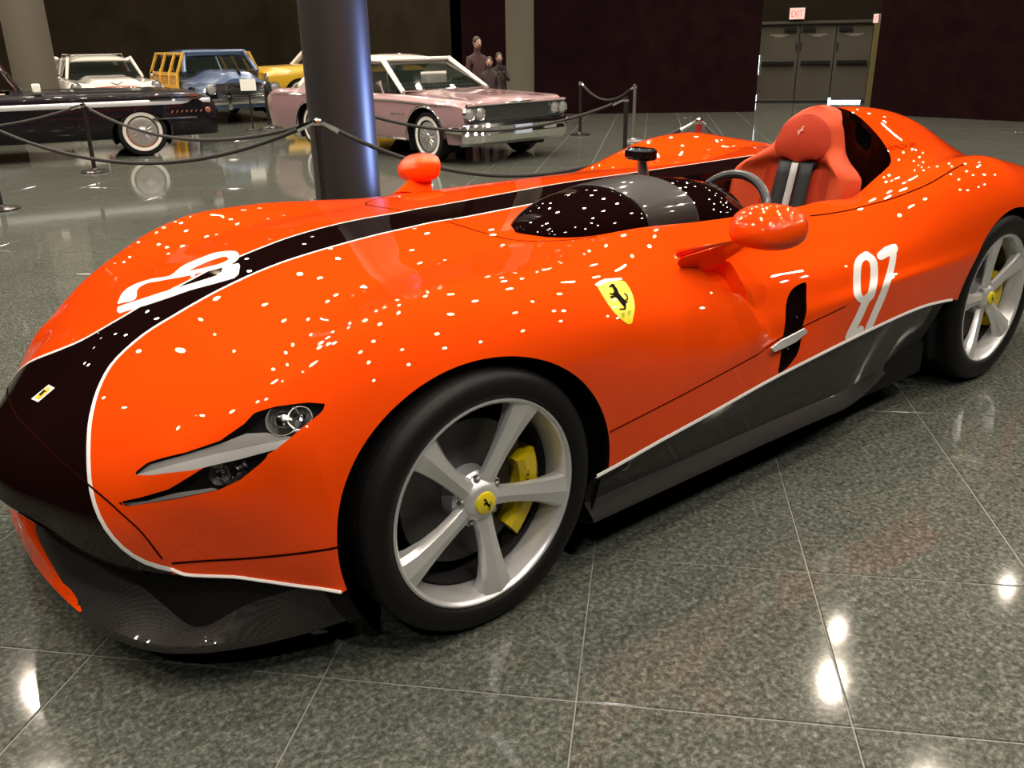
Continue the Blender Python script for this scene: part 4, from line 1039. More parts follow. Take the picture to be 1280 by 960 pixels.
# ---------------------------------------------------------------- visitors seen dimly behind the pink hardtop
SKIN = mat('skin', (.42, .25, .18), .55); HAIR = mat('dark_hair', (.02, .014, .010), .6); CLOTH1 = mat('dark_maroon_cloth', (.055, .022, .022), .85); CLOTH2 = mat('dark_cloth', (.028, .018, .018), .85)
PHONE = mat('phone_body', (.02, .02, .022), .3)
def person(xy, face, h, label, cloth, seated=False, phone=False):
    """one continuous skinned figure; clothes by face height, head and hair on top"""
    k = h/1.70; root = thing('person', label, 'person', (xy[0], xy[1], 0), face)
    hip = .95 if not seated else .50; sh = hip+.50; nk = sh+.08; hd = nk+.14
    J = {}; V = []; E = []; R = []
    def j(n, p, r, par=None):
        J[n] = len(V); V.append((p[0]*k, p[1]*k, p[2]*k)); R.append(r*k)
        if par: E.append((J[par], J[n]))
    j('pel', (0, 0, hip), .135); j('bel', (0, 0, hip+.18), .13, 'pel'); j('che', (-.01, 0, hip+.38), .145, 'bel'); j('nk', (0, 0, nk-.02), .06, 'che'); j('hd0', (.015, 0, hd-.02), .075, 'nk')
    for s, n in ((1, 'l'), (-1, 'r')):
        j('sh'+n, (0, s*.165, sh-.04), .065, 'che')
        if phone: j('el'+n, (.10, s*.23, sh-.28), .048, 'sh'+n); j('wr'+n, (.30, s*.08, sh-.12), .034, 'el'+n); j('ha'+n, (.36, s*.045, sh-.06), .036, 'wr'+n)
        else: j('el'+n, (-.01, s*.23, sh-.31), .048, 'sh'+n); j('wr'+n, (.08, s*.22, sh-.55), .034, 'el'+n); j('ha'+n, (.10, s*.21, sh-.63), .036, 'wr'+n)
        if seated: j('kn'+n, (.42, s*.12, hip+.02), .07, 'pel'); j('an'+n, (.44, s*.12, .09), .05, 'kn'+n); j('to'+n, (.58, s*.13, .04), .04, 'an'+n)
        else: j('kn'+n, (.02, s*.10, .50), .07, 'pel'); j('an'+n, (-.01, s*.10, .09), .05, 'kn'+n); j('to'+n, (.14, s*.12, .04), .04, 'an'+n)
    me = bpy.data.meshes.new('body'); me.from_pydata(V, E, []); o = bpy.data.objects.new('body', me); COL.objects.link(o); o.parent = root
    md = o.modifiers.new('skin', 'SKIN'); o.modifiers.new('sub', 'SUBSURF').levels = 1
    sv = me.skin_vertices[0].data if me.skin_vertices else None
    if sv is None:
        bm = bmesh.new(); bm.from_mesh(me); bm.verts.layers.skin.verify(); bm.to_mesh(me); bm.free(); sv = me.skin_vertices[0].data
    for i, r in enumerate(R): sv[i].radius = (r, r); sv[i].use_root = (i == 0)
    md.use_smooth_shade = True
    me.materials.append(cloth)
    head = MB()
    head.ball((.02, 0, hd+.03), (.095, .075, .118), 16, 12)
    head.tube([(.105, 0, hd+.045), (.128, 0, hd+.012), (.108, 0, hd+.0)], [.010, .017, .012], 8)
    hm = obj('head', head.xf(Matrix.Scale(k, 4)), SKIN, root)
    for s in (1, -1):
        obj('ear', MB().ball((.015*k, s*.077*k, (hd+.025)*k), (.016*k, .010*k, .028*k), 8, 6), SKIN, hm)
        obj('eye', MB().ball((.103*k, s*.032*k, (hd+.04)*k), (.008*k, .013*k, .007*k), 8, 6), HAIR, hm)
    obj('mouth', MB().ball((.103*k, 0, (hd-.035)*k), (.008*k, .024*k, .006*k), 8, 6), CLOTH1, hm)
    obj('hair', MB().ball((.0, 0, (hd+.055)*k), (.105*k, .086*k, .112*k), 16, 10), HAIR, root)
    for s in (1, -1):
        w = V[J['ha'+('l' if s > 0 else 'r')]]; hnd = MB().ball(w, (.042*k, .022*k, .045*k), 10, 8)
        for q in range(4): hnd.tube([(w[0]+.02*k, w[1]+(q-1.5)*.016*k*s, w[2]+.02*k), (w[0]+.055*k, w[1]+(q-1.5)*.017*k*s-.004*s, w[2]+.04*k), (w[0]+.07*k, w[1]+(q-1.5)*.016*k*s-.012*s*k, w[2]+.062*k)], [.009*k, .008*k, .007*k], 6)
        hnd.tube([(w[0], w[1]-.02*s*k, w[2]), (w[0]+.03*k, w[1]-.04*s*k, w[2]+.02*k), (w[0]+.05*k, w[1]-.045*s*k, w[2]+.045*k)], [.011*k, .009*k, .008*k], 6)
        obj('hand', hnd, SKIN, root)
    if phone: 
        w0 = Vector((xy[0], xy[1], 0)) + Matrix.Rotation(face, 3, 'Z') @ Vector((.445*k, 0, 0))
        ph = thing('phone', 'dark phone held up in the hands of ' + ('the shorter visitor' if h < 1.35 else 'a visitor') + ' behind the pink hardtop', 'phone', (w0.x, w0.y, (sh-.04)*k), face)
        w = Matrix.Identity(4)
        obj('phone_body', MB().box((0, 0, .04), (.006, .075, .038)).xf(w), PHONE, ph, smooth=False, bevel=.004)
        obj('phone_screen', MB().box((-.0065, 0, .04), (.0005, .068, .033)).xf(w), BLACK, ph, smooth=False)
    return root
def at_dist(u, D):
    d = ray(u, 90)[1][:2]; d = d/np.hypot(*d); return CAM[:2] + d*D
tocam = lambda xy: math.atan2(CAM[1]-xy[1], CAM[0]-xy[0])
pa = at_dist(597, 15.6); person(pa, tocam(pa)+.5, 1.42, 'standing visitor in dark maroon top behind the pink hardtop', CLOTH1)
pb = at_dist(612, 15.2); person(pb, tocam(pb)-.1, 1.13, 'short visitor in dark clothes with bare pale face beside the pillar', CLOTH2)
pc_ = at_dist(624, 15.9); person(pc_, tocam(pc_)+.15, 1.18, 'short visitor in dark clothes holding up a phone by the pillar', CLOTH2, phone=True)
# ---------------------------------------------------------------- the classic cars behind the ropes
PINK = mat('pink_metallic', (.34, .205, .215), .35, .25, 1.0, .03)
CREAM = mat('cream_white_paint', (.78, .74, .66), .4, 0, 1.0, .03)
CARBLACK = mat('black_car_paint', (.004, .0025, .005), .35, 0, .45, .02, spec=.2)
REDBRASS = mat('red_brass', (.40, .14, .09), .4, .6)
TRIMW = mat('bright_moulding', (.72, .72, .76), .3, .3, .8, .05)
BLUEP = mat('blue_grey_paint', (.10, .145, .26), .35, .2, 1.0, .03)
WOOD = mat('yellow_ash_wood', (.72, .40, .035), .45, 0, .5, .1); noise_mix(WOOD, 14, (.60, .31, .02), (.80, .46, .05), .35, .65)
WOODP = mat('wood_panel', (.42, .20, .02), .45, 0, .4, .1); noise_mix(WOODP, 10, (.34, .15, .012), (.48, .25, .03), .35, .65)
YELP = mat('yellow_car_paint', (.66, .40, .02), .4, 0, .8, .05)
CGLASS = mat('car_glass', (.012, .018, .014), .03, 0, 1.0, .01, alpha=.62)
INTER = mat('dark_interior', (.03, .035, .028), .8); REDINT = mat('red_upholstery', (.30, .02, .018), .6)
LAMPG = mat('headlamp_glass', (.55, .55, .54), .08, .6, 1.0, .01)
PAPER = mat('white_card', (.80, .79, .74), .7); ORNG = mat('red_orange_panel', (.55, .08, .03), .4, 0, .8, .05)
WWALL = mat('white_sidewall', (.62, .60, .55), .6)
def car_loft(stations, cols, nx=70, seg=7):
    """stations: x list; cols: per line (y list or value, z list), centre line first -> full-width shell"""
    xs = np.array(stations, float); o = np.argsort(xs); xs = xs[o]; X_ = np.linspace(xs[0], xs[-1], nx)
    L = []
    for ys, zs in cols:
        ys = np.full(len(xs), ys) if np.isscalar(ys) else np.array(ys, float)[o]; zs = np.full(len(xs), zs) if np.isscalar(zs) else np.array(zs, float)[o]
        L.append(np.stack([X_, crom(xs, ys, X_), crom(xs, zs, X_)], -1))
    L = np.array(L); H = []
    for i in range(nx):
        q = L[:, i]; T = np.concatenate([[0], np.cumsum(np.sqrt(np.linalg.norm(np.diff(q, axis=0), axis=1)+1e-6))])
        ts = np.concatenate([np.linspace(T[j], T[j+1], seg, endpoint=False) for j in range(len(T)-1)] + [[T[-1]]])
        H.append(np.stack([crom(T, q[:, c], ts) for c in range(3)], -1))
    H = np.array(H); P = np.concatenate([H[:, ::-1]*np.array([1, -1, 1]), H[:, 1:]], 1)
    du = np.gradient(P, axis=0); dv = np.gradient(P, axis=1); N = np.cross(du, dv); N /= np.linalg.norm(N, axis=-1, keepdims=True)+1e-12
    if N[nx//2, P.shape[1]//2, 2] < 0: N = -N
    nv = P.shape[1]; ix = np.arange(nx*nv).reshape(nx, nv)
    F = np.stack([ix[:-1, :-1], ix[1:, :-1], ix[1:, 1:], ix[:-1, 1:]], -1).reshape(-1, 4)
    return Shell(P.reshape(-1, 3), N.reshape(-1, 3), F), P
def cut_arch(sh, cx, cz, rx, rz):
    a, _ = sh.split(lambda V: np.where(np.abs(V[:, 1]) < .5, 1.0, ((V[:, 0]-cx)/rx)**2 + (np.maximum(V[:, 2]-cz, 0)/rz)**2 - 1)); return a
def cap(P, k, name, m, root):
    r = P[k]; c = r.mean(0); mb = MB().add([tuple(p) for p in r] + [tuple(c)], [(i, i+1, len(r)) for i in range(len(r)-1)] + [(len(r)-1, 0, len(r))]); return obj(name, mb, m, root, smooth=False)
CAPM = mat('hub_cap_metal', (.55, .55, .54), .32, .8)
def classic_wheel(root, x, y, s, r, white=True, m_cap=CAPM):
    M = Matrix.Translation((x, y, r)) @ (Matrix.Identity(4) if s < 0 else Matrix.Rotation(math.pi, 4, 'Z'))
    k = r/.345
    w = obj('wheel', MB().lathe([(.21*k, .02), (.215*k, .0), (.20*k, .0), (.19*k, .02), (.17*k, .03), (.17*k, .15)], 36, 'y').xf(M), CHROME, root)
    obj('tyre', MB().lathe([(.21*k, .005), (.222*k, -.012), (.285*k, -.02), (.325*k, -.012), (.345*k, .02), (.345*k, .15), (.32*k, .18), (.22*k, .18)], 40, 'y').xf(M), RUBBER, w)
    if white: obj('white_sidewall', MB().lathe([(.224*k, -.0145), (.235*k, -.0165), (.268*k, -.0215), (.270*k, -.018)], 40, 'y').xf(M), WWALL, w)
    cp = obj('hub_cap', MB().lathe([(.0001, -.02), (.035*k, -.02), (.05*k, -.008), (.10*k, -.004), (.16*k, -.012), (.195*k, -.004), (.205*k, .01)], 36, 'y').xf(M), m_cap, w)
    for q in range(14):
        a = 2*math.pi*q/14; obj('cap_rib', MB().tube([(.06*k*math.cos(a), -.010, .06*k*math.sin(a)), (.15*k*math.cos(a), -.014, .15*k*math.sin(a))], .0055*k, 5).xf(M), m_cap, cp)
    return w
def arch_dark(root, x, r, y0, y1, rx):
    for s in (-1, 1):
        rows = [[(x+rx*math.cos(a), s*y1, max(r+rx*math.sin(a), .14)), (x+rx*math.cos(a), s*y0, max(r+rx*math.sin(a), .14))] for a in np.linspace(-.5, math.pi+.5, 25)]
        mb = MB().grid(rows); n = len(mb.v); mb.v.append((x, s*y0, r)); mb.f += [(i*2+1, i*2+3, n) for i in range(24)]
        obj('wheel_housing', mb, MATTE, root)
def lamp(root, c, r, ax=(1, 0, 0)):
    M = Matrix.Translation(c) @ Vector(ax).to_track_quat('Z', 'Y').to_matrix().to_4x4()
    o = obj('headlamp', MB().lathe([(r*1.15, -.04), (r*1.18, .0), (r*1.08, .018), (r, .012), (r*.98, .0)], 24).xf(M), CHROME, root)
    obj('headlamp_glass', MB().lathe([(.0001, .022), (r*.5, .018), (r*.85, .008), (r, -.002)], 20).xf(M), LAMPG, o)
def frustum_glass(root, base, top, z0, z1, m=CGLASS):
    """four panes between a base rectangle and a top rectangle ((xf, xr, y))"""
    (bf, br, by), (tf2, tr, ty) = base, top
    Q = {'windscreen': [(bf, -by, z0), (bf, by, z0), (tf2, ty, z1), (tf2, -ty, z1)], 'rear_window': [(br, by, z0), (br, -by, z0), (tr, -ty, z1), (tr, ty, z1)],
         'side_window': [(br, -by, z0), (bf, -by, z0), (tf2, -ty, z1), (tr, -ty, z1)]}
    for n, q in Q.items():
        sides_ = (1, -1) if n == 'side_window' else (1,)
        for s in sides_:
            rows = []
            for i in range(9):
                t = i/8; a = np.array(q[0])*(1-t)+np.array(q[1])*t; b = np.array(q[3])*(1-t)+np.array(q[2])*t
                bow = .07*(1-(2*t-1)**2) if n != 'side_window' else 0
                sg_ = 1 if n == 'windscreen' else -1
                rows.append([(a[0]+bow*sg_, a[1]*s, a[2]), ((a[0]+b[0])/2+bow*sg_, (a[1]+b[1])/2*s*1.01, (a[2]+b[2])/2), (b[0]+bow*sg_, b[1]*s, b[2])])
            obj(n, MB().grid(rows), m, root)
def roof_cap(root, base, z, crown, m, name='roof', ov=.03, thick=.05):
    f, r, y = base; rows = []
    for t in np.linspace(-1, 1, 17):
        row = []
        for s in np.linspace(-1, 1, 13):
            k = max(abs(t)**5*.0, 0); x = (f+r)/2 + (f-r)/2*t*(1+ov)*(1-.03*s*s) ; yy = y*s*(1+ov*1.2)*(1-.05*t**6)
            row.append((x+.05*(1-s*s)*t, yy, z+.005+crown*(1-t*t*.8)*(1-abs(s)**3*.75) - .02*abs(s)**8 - .02*abs(t)**10))
        rows.append(row)
    return obj(name, MB().grid(rows), m, root, solid=thick)

# pink and white two-door hardtop
KS = .92
imp = thing('hardtop_car', 'pink classic two-door hardtop with white roof and chrome bumper', 'car', (6.1, 7.2, 0), math.radians(-86)); imp.scale = (KS, KS, KS)
st = [.80, .72, .3, -.3, -.8, -1.6, -2.4, -3.2, -3.8, -4.3, -4.5]
ym = np.array([.955, .975, 1, 1, 1, 1, 1, 1, .99, .96, .92])
zc = np.array([.825, .86, .89, .915, .935, .93, .93, .945, .94, .90, .83]); zs = np.array([.80, .835, .855, .872, .885, .885, .89, .905, .90, .87, .80])
sh, Pi = car_loft(st, [(0, zc), (ym*.30, zc-.002), (ym*.42, zc-.016), (ym*.70, zs-.005), (ym*.90, zs), (ym*.985, zs-.075), (ym*.985, zs-.10), (ym*.99, .60), (ym*.965, .42), (ym*.93, .27)], 80)
sh = cut_arch(sh, 0, .345, .43, .40); sh = cut_arch(sh, -3.02, .345, .43, .36)
sh.build('body', PINK, imp); cap(Pi, -1, 'front_panel', PINK, imp); cap(Pi, 0, 'tail_panel', PINK, imp)
for x in (0, -3.02):
    arch_dark(imp, x, .345, .55, .955, .42)
    for s in (-1, 1):
        classic_wheel(imp, x, s*.925, s, .345)
        obj('arch_trim', MB().tube([(x+.432*math.cos(a), s*.992, .345+(.402 if x == 0 else .362)*math.sin(a)) for a in np.linspace(0, math.pi, 21)], .014, 6), CHROME, imp)
for s in (-1, 1):
    obj('side_moulding', MB().tube([(x, s*np.interp(x, st[::-1], (ym*.99)[::-1]), float(np.interp(x, st[::-1], zs[::-1]))-.085) for x in np.linspace(.6, -4.2, 30)], .009, 6), CHROME, imp)
    obj('rocker_moulding', MB().tube([(-.46, s*.955, .285), (-2.56, s*.955, .285)], .016, 6), CHROME, imp)
    tx = text_flat('fender_script', 'Super Sport', CHROME, imp, (-.78 if s < 0 else -.45, s*.996, .60), (1 if s < 0 else -1, 0, 0), (0, 0, 1), .34, height=.06)
base, top = (-.70, -3.35, .79), (-1.42, -2.72, .60)
frustum_glass(imp, base, top, .925, 1.315)
roof_cap(imp, (-1.40, -2.75, .61), 1.305, .10, CREAM)
for s in (-1, 1):
    obj('windscreen_pillar', MB().tube([(-.69, s*.80, .90), (-1.40, s*.625, 1.335)], [.035, .042], 8), CREAM, imp)
    obj('rear_pillar', MB().tube([(-3.42, s*.82, .92), (-3.05, s*.74, 1.12), (-2.66, s*.62, 1.325)], [.10, .14, .10], 8), CREAM, imp)
    obj('drip_rail', MB().tube([(-1.38, s*.635, 1.32), (-2.0, s*.645, 1.335), (-2.75, s*.635, 1.325)], .022, 6), CREAM, imp)
    obj('vent_post', MB().tube([(-1.05, s*.79, .92), (-1.20, s*.70, 1.20)], .010, 6), CHROME, imp)
obj('windscreen_header', MB().tube([(-1.40+.06*(1-(y/.62)**2), y, 1.335) for y in np.linspace(-.62, .62, 11)], .03, 8), CREAM, imp)
obj('cowl_strip', MB().tube([(-.66+.06*(1-(y/.8)**2), y, .925) for y in np.linspace(-.8, .8, 11)], .014, 6), CHROME, imp)
obj('interior', MB().box((-2.1, 0, .80), (1.1, .70, .20)), INTER, imp, smooth=False)
obj('front_seat', MB().box((-1.85, 0, 1.0), (.10, .62, .16), top=.9), INTER, imp, bevel=.04); obj('dash_top', MB().box((-.98, 0, .93), (.16, .68, .04)), INTER, imp, bevel=.02)
obj('steering_wheel', MB().tube([(-1.22+.05*math.sin(a), .36+.19*math.cos(a), 1.0+.16*math.sin(a)) for a in np.linspace(0, 2*math.pi, 24, endpoint=False)], .012, 6, close=True), INTER, imp)
obj('window_card', MB().box((-1.02, .02, 1.07), (.006, .24, .09)), PAPER, imp, smooth=False)
obj('door_mirror', MB().tube([(-1.0, -.93, .89), (-.99, -.97, .98), (-1.0, -1.0, 1.06)], [.02, .016, .05], 8), CHROME, imp)
# face of the hardtop: grille, four lamps, bumper
GRILM = mat('grille_dark_chrome', (.16, .17, .19), .25, .9)
gp = obj('grille', MB().box((.79, 0, .665), (.035, .90, .105)), GRILM, imp, smooth=False)
for k in range(7): obj('grille_bar', MB().box((.828, 0, .585+.027*k), (.008, .57, .005)), CHROME, gp, smooth=False)
obj('grille_surround', MB().tube([(.83, -.92, .78), (.845, 0, .785), (.83, .92, .78)], .018, 8), CHROME, imp)
obj('hood_lip', MB().grid([[(.80, y*.955, .80+.025*(1-abs(y))), (.855, y*.955, .795), (.86, y*.95, .78), (.80, y*.95, .77)] for y in np.linspace(-.97, .97, 21)]), PINK, imp)
for y in (-.875, -.70, .70, .875): lamp(imp, (.845 - (.01 if abs(y) > .8 else 0), y, .67), .076)
bz = []
for y in np.linspace(-1.0, 1.0, 25):
    x = .90 - .10*abs(y)**5; bz.append([(x-.06, y*.985, .555), (x+.01, y, .54), (x+.025, y, .50), (x+.0, y, .45), (x+.02, y, .40), (x+.0, y*.99, .30), (x-.06, y*.97, .255)])
bo = obj('front_bumper', MB().grid(bz), CHROME, imp, angle=25)
obj('bumper_end', MB().tube([(.86, -.99, .47), (.55, -1.0, .47), (.45, -.985, .47)], [.06, .05, .03], 8), CHROME, imp); obj('bumper_end', MB().tube([(.86, .99, .47), (.55, 1.0, .47), (.45, .985, .47)], [.06, .05, .03], 8), CHROME, imp)
obj('bumper_panel', MB().box((.925, .02, .44), (.006, .16, .06)), mat('panel_blue_white', (.42, .50, .66), .5), imp, smooth=False)  # small blue-white panel on the front bumper
for s in (-1, 1): obj('parking_lamp', MB().box((.915, s*.55, .44), (.01, .12, .03)), LAMPG, imp, smooth=False, bevel=.008)

# long black convertible
bd = math.atan2(-.19, .981); bo0 = np.array([1.06, 11.02]) + np.array([.981, -.19])*1.78; bnl = np.array([.19, .981])
bc = bo0 + bnl*.90
blk = thing('convertible_car', 'long black convertible with bright side moulding and whitewall tyre', 'car', (bc[0], bc[1], 0), bd)
st = [1.06, .95, .5, 0, -.8, -1.6, -2.4, -3.2, -4.0, -4.4]
ym = np.array([.82, .93, .99, 1, 1, 1, 1, .99, .95, .85])
zc = np.array([.66, .80, .855, .87, .88, .885, .88, .87, .82, .70]); zs = np.array([.66, .79, .84, .855, .86, .865, .86, .85, .80, .70])
sh, Pb = car_loft(st, [(0, zc), (ym*.45, zc), (ym*.76, zs+.005), (ym*.88, zs), (ym*.92, zs-.08), (ym*.925, .64), (ym*.93, .50), (ym*.90, .36), (ym*.84, .25)], 70)
sh = cut_arch(sh, 0, .31, .40, .30); sh = cut_arch(sh, -3.0, .31, .40, .30)
cabin, _ = sh.split(lambda V: np.where(V[:, 2] > .7, -np.minimum(np.minimum(V[:, 0]+3.9, -1.55-V[:, 0]), .66-np.abs(V[:, 1])), 1.0))
cabin.build('body', CARBLACK, blk); cap(Pb, -1, 'front_panel', CARBLACK, blk); cap(Pb, 0, 'tail_panel', CARBLACK, blk)
for x in (0, -3.0):
    arch_dark(blk, x, .31, .5, .89, .39)
    for s in (-1, 1): classic_wheel(blk, x, s*.895, s, .335)
for s in (-1, 1):
    obj('side_moulding', MB().grid([[(x, s*(float(np.interp(x, st[::-1], ym[::-1]))*.925+.004), .755), (x, s*(float(np.interp(x, st[::-1], ym[::-1]))*.925+.014), .735), (x, s*(float(np.interp(x, st[::-1], ym[::-1]))*.925+.012), .70), (x, s*(float(np.interp(x, st[::-1], ym[::-1]))*.925+.004), .685)] for x in np.linspace(.98, -4.2, 60)]), TRIMW, blk)
    obj('fender_crest', MB().tube([(x, s*float(np.interp(x, st[::-1], ym[::-1]))*.86, float(np.interp(x, st[::-1], zs[::-1]))+.012) for x in np.linspace(.95, -4.2, 40)], .010, 6), CHROME, blk)
    for q in range(4): obj('louvre_bar', MB().box((.30+.34*(q % 2), s*.935, .80-.045*(q//2)), (.15, .012, .010)), CHROME, blk, smooth=False)
    obj('louvre_bar', MB().box((.45, s*.935, .50), (.30, .012, .012)), CHROME, blk, smooth=False)
    for q in range(7): obj('fender_mark', MB().tube([(.42+.065*q, s*.938, .572), (.44+.065*q, s*.940, .60)], .006, 5), REDBRASS, blk)
    obj('fender_medallion', MB().lathe([(.0001, -.012), (.03, -.010), (.04, 0), (.04, .02)], 16, 'y', (.92, s*.93, .59)), REDBRASS, blk)
tubm = MB().box((-2.7, 0, .52), (1.25, .68, .03)); obj('cabin_floor', tubm, REDINT, blk, smooth=False)
for x in (-2.45, -3.45):
    obj('bench_seat', MB().box((x, 0, .84), (.09, .60, .22), top=.9), REDINT, blk, bevel=.05)
    obj('seat_cushion', MB().box((x+.28, 0, .66), (.26, .60, .08)), REDINT, blk, bevel=.04)
fp = [(-1.40, -.76, .86), (-1.64, -.68, 1.28), (-1.60, 0, 1.32), (-1.64, .68, 1.28), (-1.40, .76, .86)]
obj('windscreen_frame', MB().tube(smooth_line(fp, 4), .022, 8), CHROME, blk)
obj('windscreen', MB().grid([[(-1.40, y*.75, .86), (-1.63, y*.67, 1.28)] for y in np.linspace(-1, 1, 9)]), CGLASS, blk)
obj('door_mirror', MB().box((-1.22, -.86, .955), (.05, .07, .055)), PAPER, blk, bevel=.015); obj('mirror_arm', MB().tube([(-1.22, -.84, .85), (-1.22, -.86, .92)], .012, 6), CHROME, blk)
obj('cabin_trim', MB().tube([(-1.6, -.70, .885), (-3.9, -.70, .885)], .014, 6), mat('pale_trim', (.55, .42, .34), .5), blk)

# cream station wagon with a roof rack
def front_car(name, label, u, D, ang, scale):
    xy = at_dist(u, D); t = thing(name, label, 'car', (xy[0], xy[1], 0), ang); t.scale = (scale,)*3; return t
wag = front_car('station_wagon', 'cream white station wagon with chrome roof rack and red-orange nose', 136, 20.6, math.radians(-98), 1.0)
st = [.85, .75, .4, -.3, -.8, -1.8, -3.0, -3.9]; ym = np.array([.86, .95, 1, 1, 1, 1, .99, .93])
zc = np.array([.70, .80, .875, .90, .92, .92, .92, .90]); zs = np.array([.72, .80, .82, .83, .84, .86, .86, .85])
sh, Pw = car_loft(st, [(0, zc), (ym*.35, zc), (ym*.52, zs-.01), (ym*.70, zs+.01), (ym*.86, zs-.02), (ym*.93, .66), (ym*.94, .48), (ym*.90, .28)], 60)
sh = cut_arch(sh, 0, .34, .40, .36); sh = cut_arch(sh, -2.9, .34, .40, .36)
sh.build('body', CREAM, wag); cap(Pw, -1, 'front_panel', CREAM, wag); cap(Pw, 0, 'tail_panel', CREAM, wag)
for x in (0, -2.9):
    arch_dark(wag, x, .34, .5, .90, .39)
    for s in (-1, 1): classic_wheel(wag, x, s*.89, s, .34)
frustum_glass(wag, (-.70, -3.8, .72), (-1.15, -3.6, .58), .90, 1.25); roof_cap(wag, (-1.08, -3.65, .61), 1.235, .09, CREAM)
for s in (-1, 1):
    obj('windscreen_pillar', MB().tube([(-.66, s*.74, .88), (-1.10, s*.615, 1.26)], [.03, .035], 8), CREAM, wag)
    obj('rear_pillar', MB().tube([(-3.85, s*.74, .88), (-3.62, s*.61, 1.26)], [.06, .06], 8), CREAM, wag)
    obj('door_pillar', MB().tube([(-2.2, s*.735, .88), (-2.2, s*.61, 1.26)], .035, 8), CREAM, wag)
    lamp(wag, (.83, s*.74, .735), .085)
    obj('spot_mirror', MB().ball((-.45, s*.92, .93), (.06, .05, .05), 12, 8), CHROME, wag); obj('mirror_arm', MB().tube([(-.45, s*.86, .84), (-.45, s*.92, .92)], .012, 6), CHROME, wag)
for k in range(5): obj('rack_rail', MB().tube([(-1.5-.42*k, -.52, 1.335), (-1.5-.42*k, .52, 1.335)], .014, 6), CHROME, wag)
for s in (-1, 1):
    obj('rack_rail', MB().tube([(-1.42, s*.52, 1.34), (-3.25, s*.52, 1.34)], .018, 6), CHROME, wag)
    for x in (-1.5, -2.4, -3.2): obj('rack_foot', MB().tube([(x, s*.52, 1.26), (x, s*.52, 1.34)], .012, 6), CHROME, wag)
obj('nose_panel', MB().grid([[(.865-.05*y*y, y*.55, .72+.03*(1-y*y)), (.885-.05*y*y, y*.55, .66), (.88-.05*y*y, y*.5, .58)] for y in np.linspace(-1, 1, 13)]), ORNG, wag)
obj('front_bumper', MB().tube([(.80, -.92, .42), (.93, -.6, .42), (.95, 0, .42), (.93, .6, .42), (.80, .92, .42)], .06, 8), CHROME, wag)
obj('interior', MB().box((-2.2, 0, .80), (1.3, .66, .16)), INTER, wag, smooth=False); obj('front_seat', MB().box((-1.7, 0, 1.0), (.09, .6, .10)), REDINT, wag, bevel=.04)
obj('hood_emblem', MB().tube([(.80, -.11, .815), (.86, 0, .77), (.80, .11, .815)], .012, 6), CHROME, wag)

# blue wagon with wooden body
wdy = front_car('wood_body_wagon', 'blue-grey wagon with yellow wooden doors and big chrome grille', 289, 19.6, math.radians(-95), .97)
st = [.62, .5, .2, -.3, -.8, -1.6, -2.6, -3.3]; ym = np.array([.55, .62, .70, .78, .86, .88, .88, .84])
zc = np.array([.88, .97, 1.01, 1.03, 1.04, 1.0, .98, .95]); zs = np.array([.80, .86, .88, .90, .92, .92, .92, .90])
sh, Pw = car_loft(st, [(0, zc), (ym*.35, zc-.01), (ym*.62, zs), (ym*.92, zs-.12), (ym*.99, .62), (ym*1.0, .46), (ym*.96, .30)], 60)
sh.build('body', BLUEP, wdy); cap(Pw, -1, 'front_panel', BLUEP, wdy); cap(Pw, 0, 'tail_panel', WOODP, wdy)
for s in (-1, 1):       # bulging front wings
    rows = []
    for t in np.linspace(0, 1, 15):
        x = lerp(.72, -.95, t); w = .20*math.sin(math.pi*min(1, .18+.9*t))**.6; zt = lerp(.74, .80, math.sin(math.pi*t)); 
        rows.append([(x, s*(.50+0*w), zt-.02), (x, s*.66, zt), (x, s*(.66+w*.8), zt-.08), (x, s*(.70+w), zt-.24), (x, s*(.69+w), .40)])
    obj('front_wing', MB().grid(rows), BLUEP, wdy); lamp(wdy, (.72, s*.66, .68), .09)
    classic_wheel(wdy, 0, s*.90, s, .34); classic_wheel(wdy, -2.75, s*.88, s, .34)
    arch_dark(wdy, 0, .34, .5, .885, .38)
frustum_glass(wdy, (-.72, -3.2, .74), (-1.12, -3.05, .62), 1.0, 1.37)
roof_cap(wdy, (-1.02, -3.15, .66), 1.36, .085, BLUEP, thick=.06)
obj('windscreen_header', MB().tube([(-1.03+.07*(1-(y/.64)**2), y, 1.385) for y in np.linspace(-.64, .64, 11)], .04, 8), BLUEP, wdy)
for s in (-1, 1):
    obj('windscreen_pillar', MB().tube([(-.68, s*.78, .98), (-1.05, s*.65, 1.39)], [.045, .045], 8), BLUEP, wdy)
    dp = obj('wooden_side', MB().grid([[(x, s*.885, .42), (x, s*.895, .60), (x, s*.89, .80), (x, s*.86, .97)] for x in np.linspace(-.86, -3.2, 10)]), WOODP, wdy)
    for z, y in ((.45, .892), (.70, .902), (.95, .878)): obj('wood_rail', MB().box((-2.02, s*y, z), (1.18, .014, .035)), WOOD, dp, smooth=False)
    for x in (-.88, -1.52, -2.3, -3.18):
        obj('wood_post', MB().tube([(x, s*.897, .42), (x, s*.905, .70), (x, s*.875, .97), (x, s*.70, 1.37)], .036, 6), WOOD, dp)
    obj('wood_header', MB().tube([(-.95, s*.70, 1.36), (-3.15, s*.70, 1.36)], .03, 6), WOOD, dp)
obj('windscreen_divider', MB().tube([(-.655, 0, 1.0), (-1.06, 0, 1.38)], .016, 6), BLUEP, wdy)
gr2 = obj('grille', MB().box((.68, 0, .62), (.03, .56, .17)), GRILM, wdy, smooth=False)
for k in range(8): obj('grille_bar', MB().tube([(.69, -.55, .48+.042*k), (.75, 0, .48+.042*k), (.69, .55, .48+.042*k)], .014, 6), CHROME, gr2)
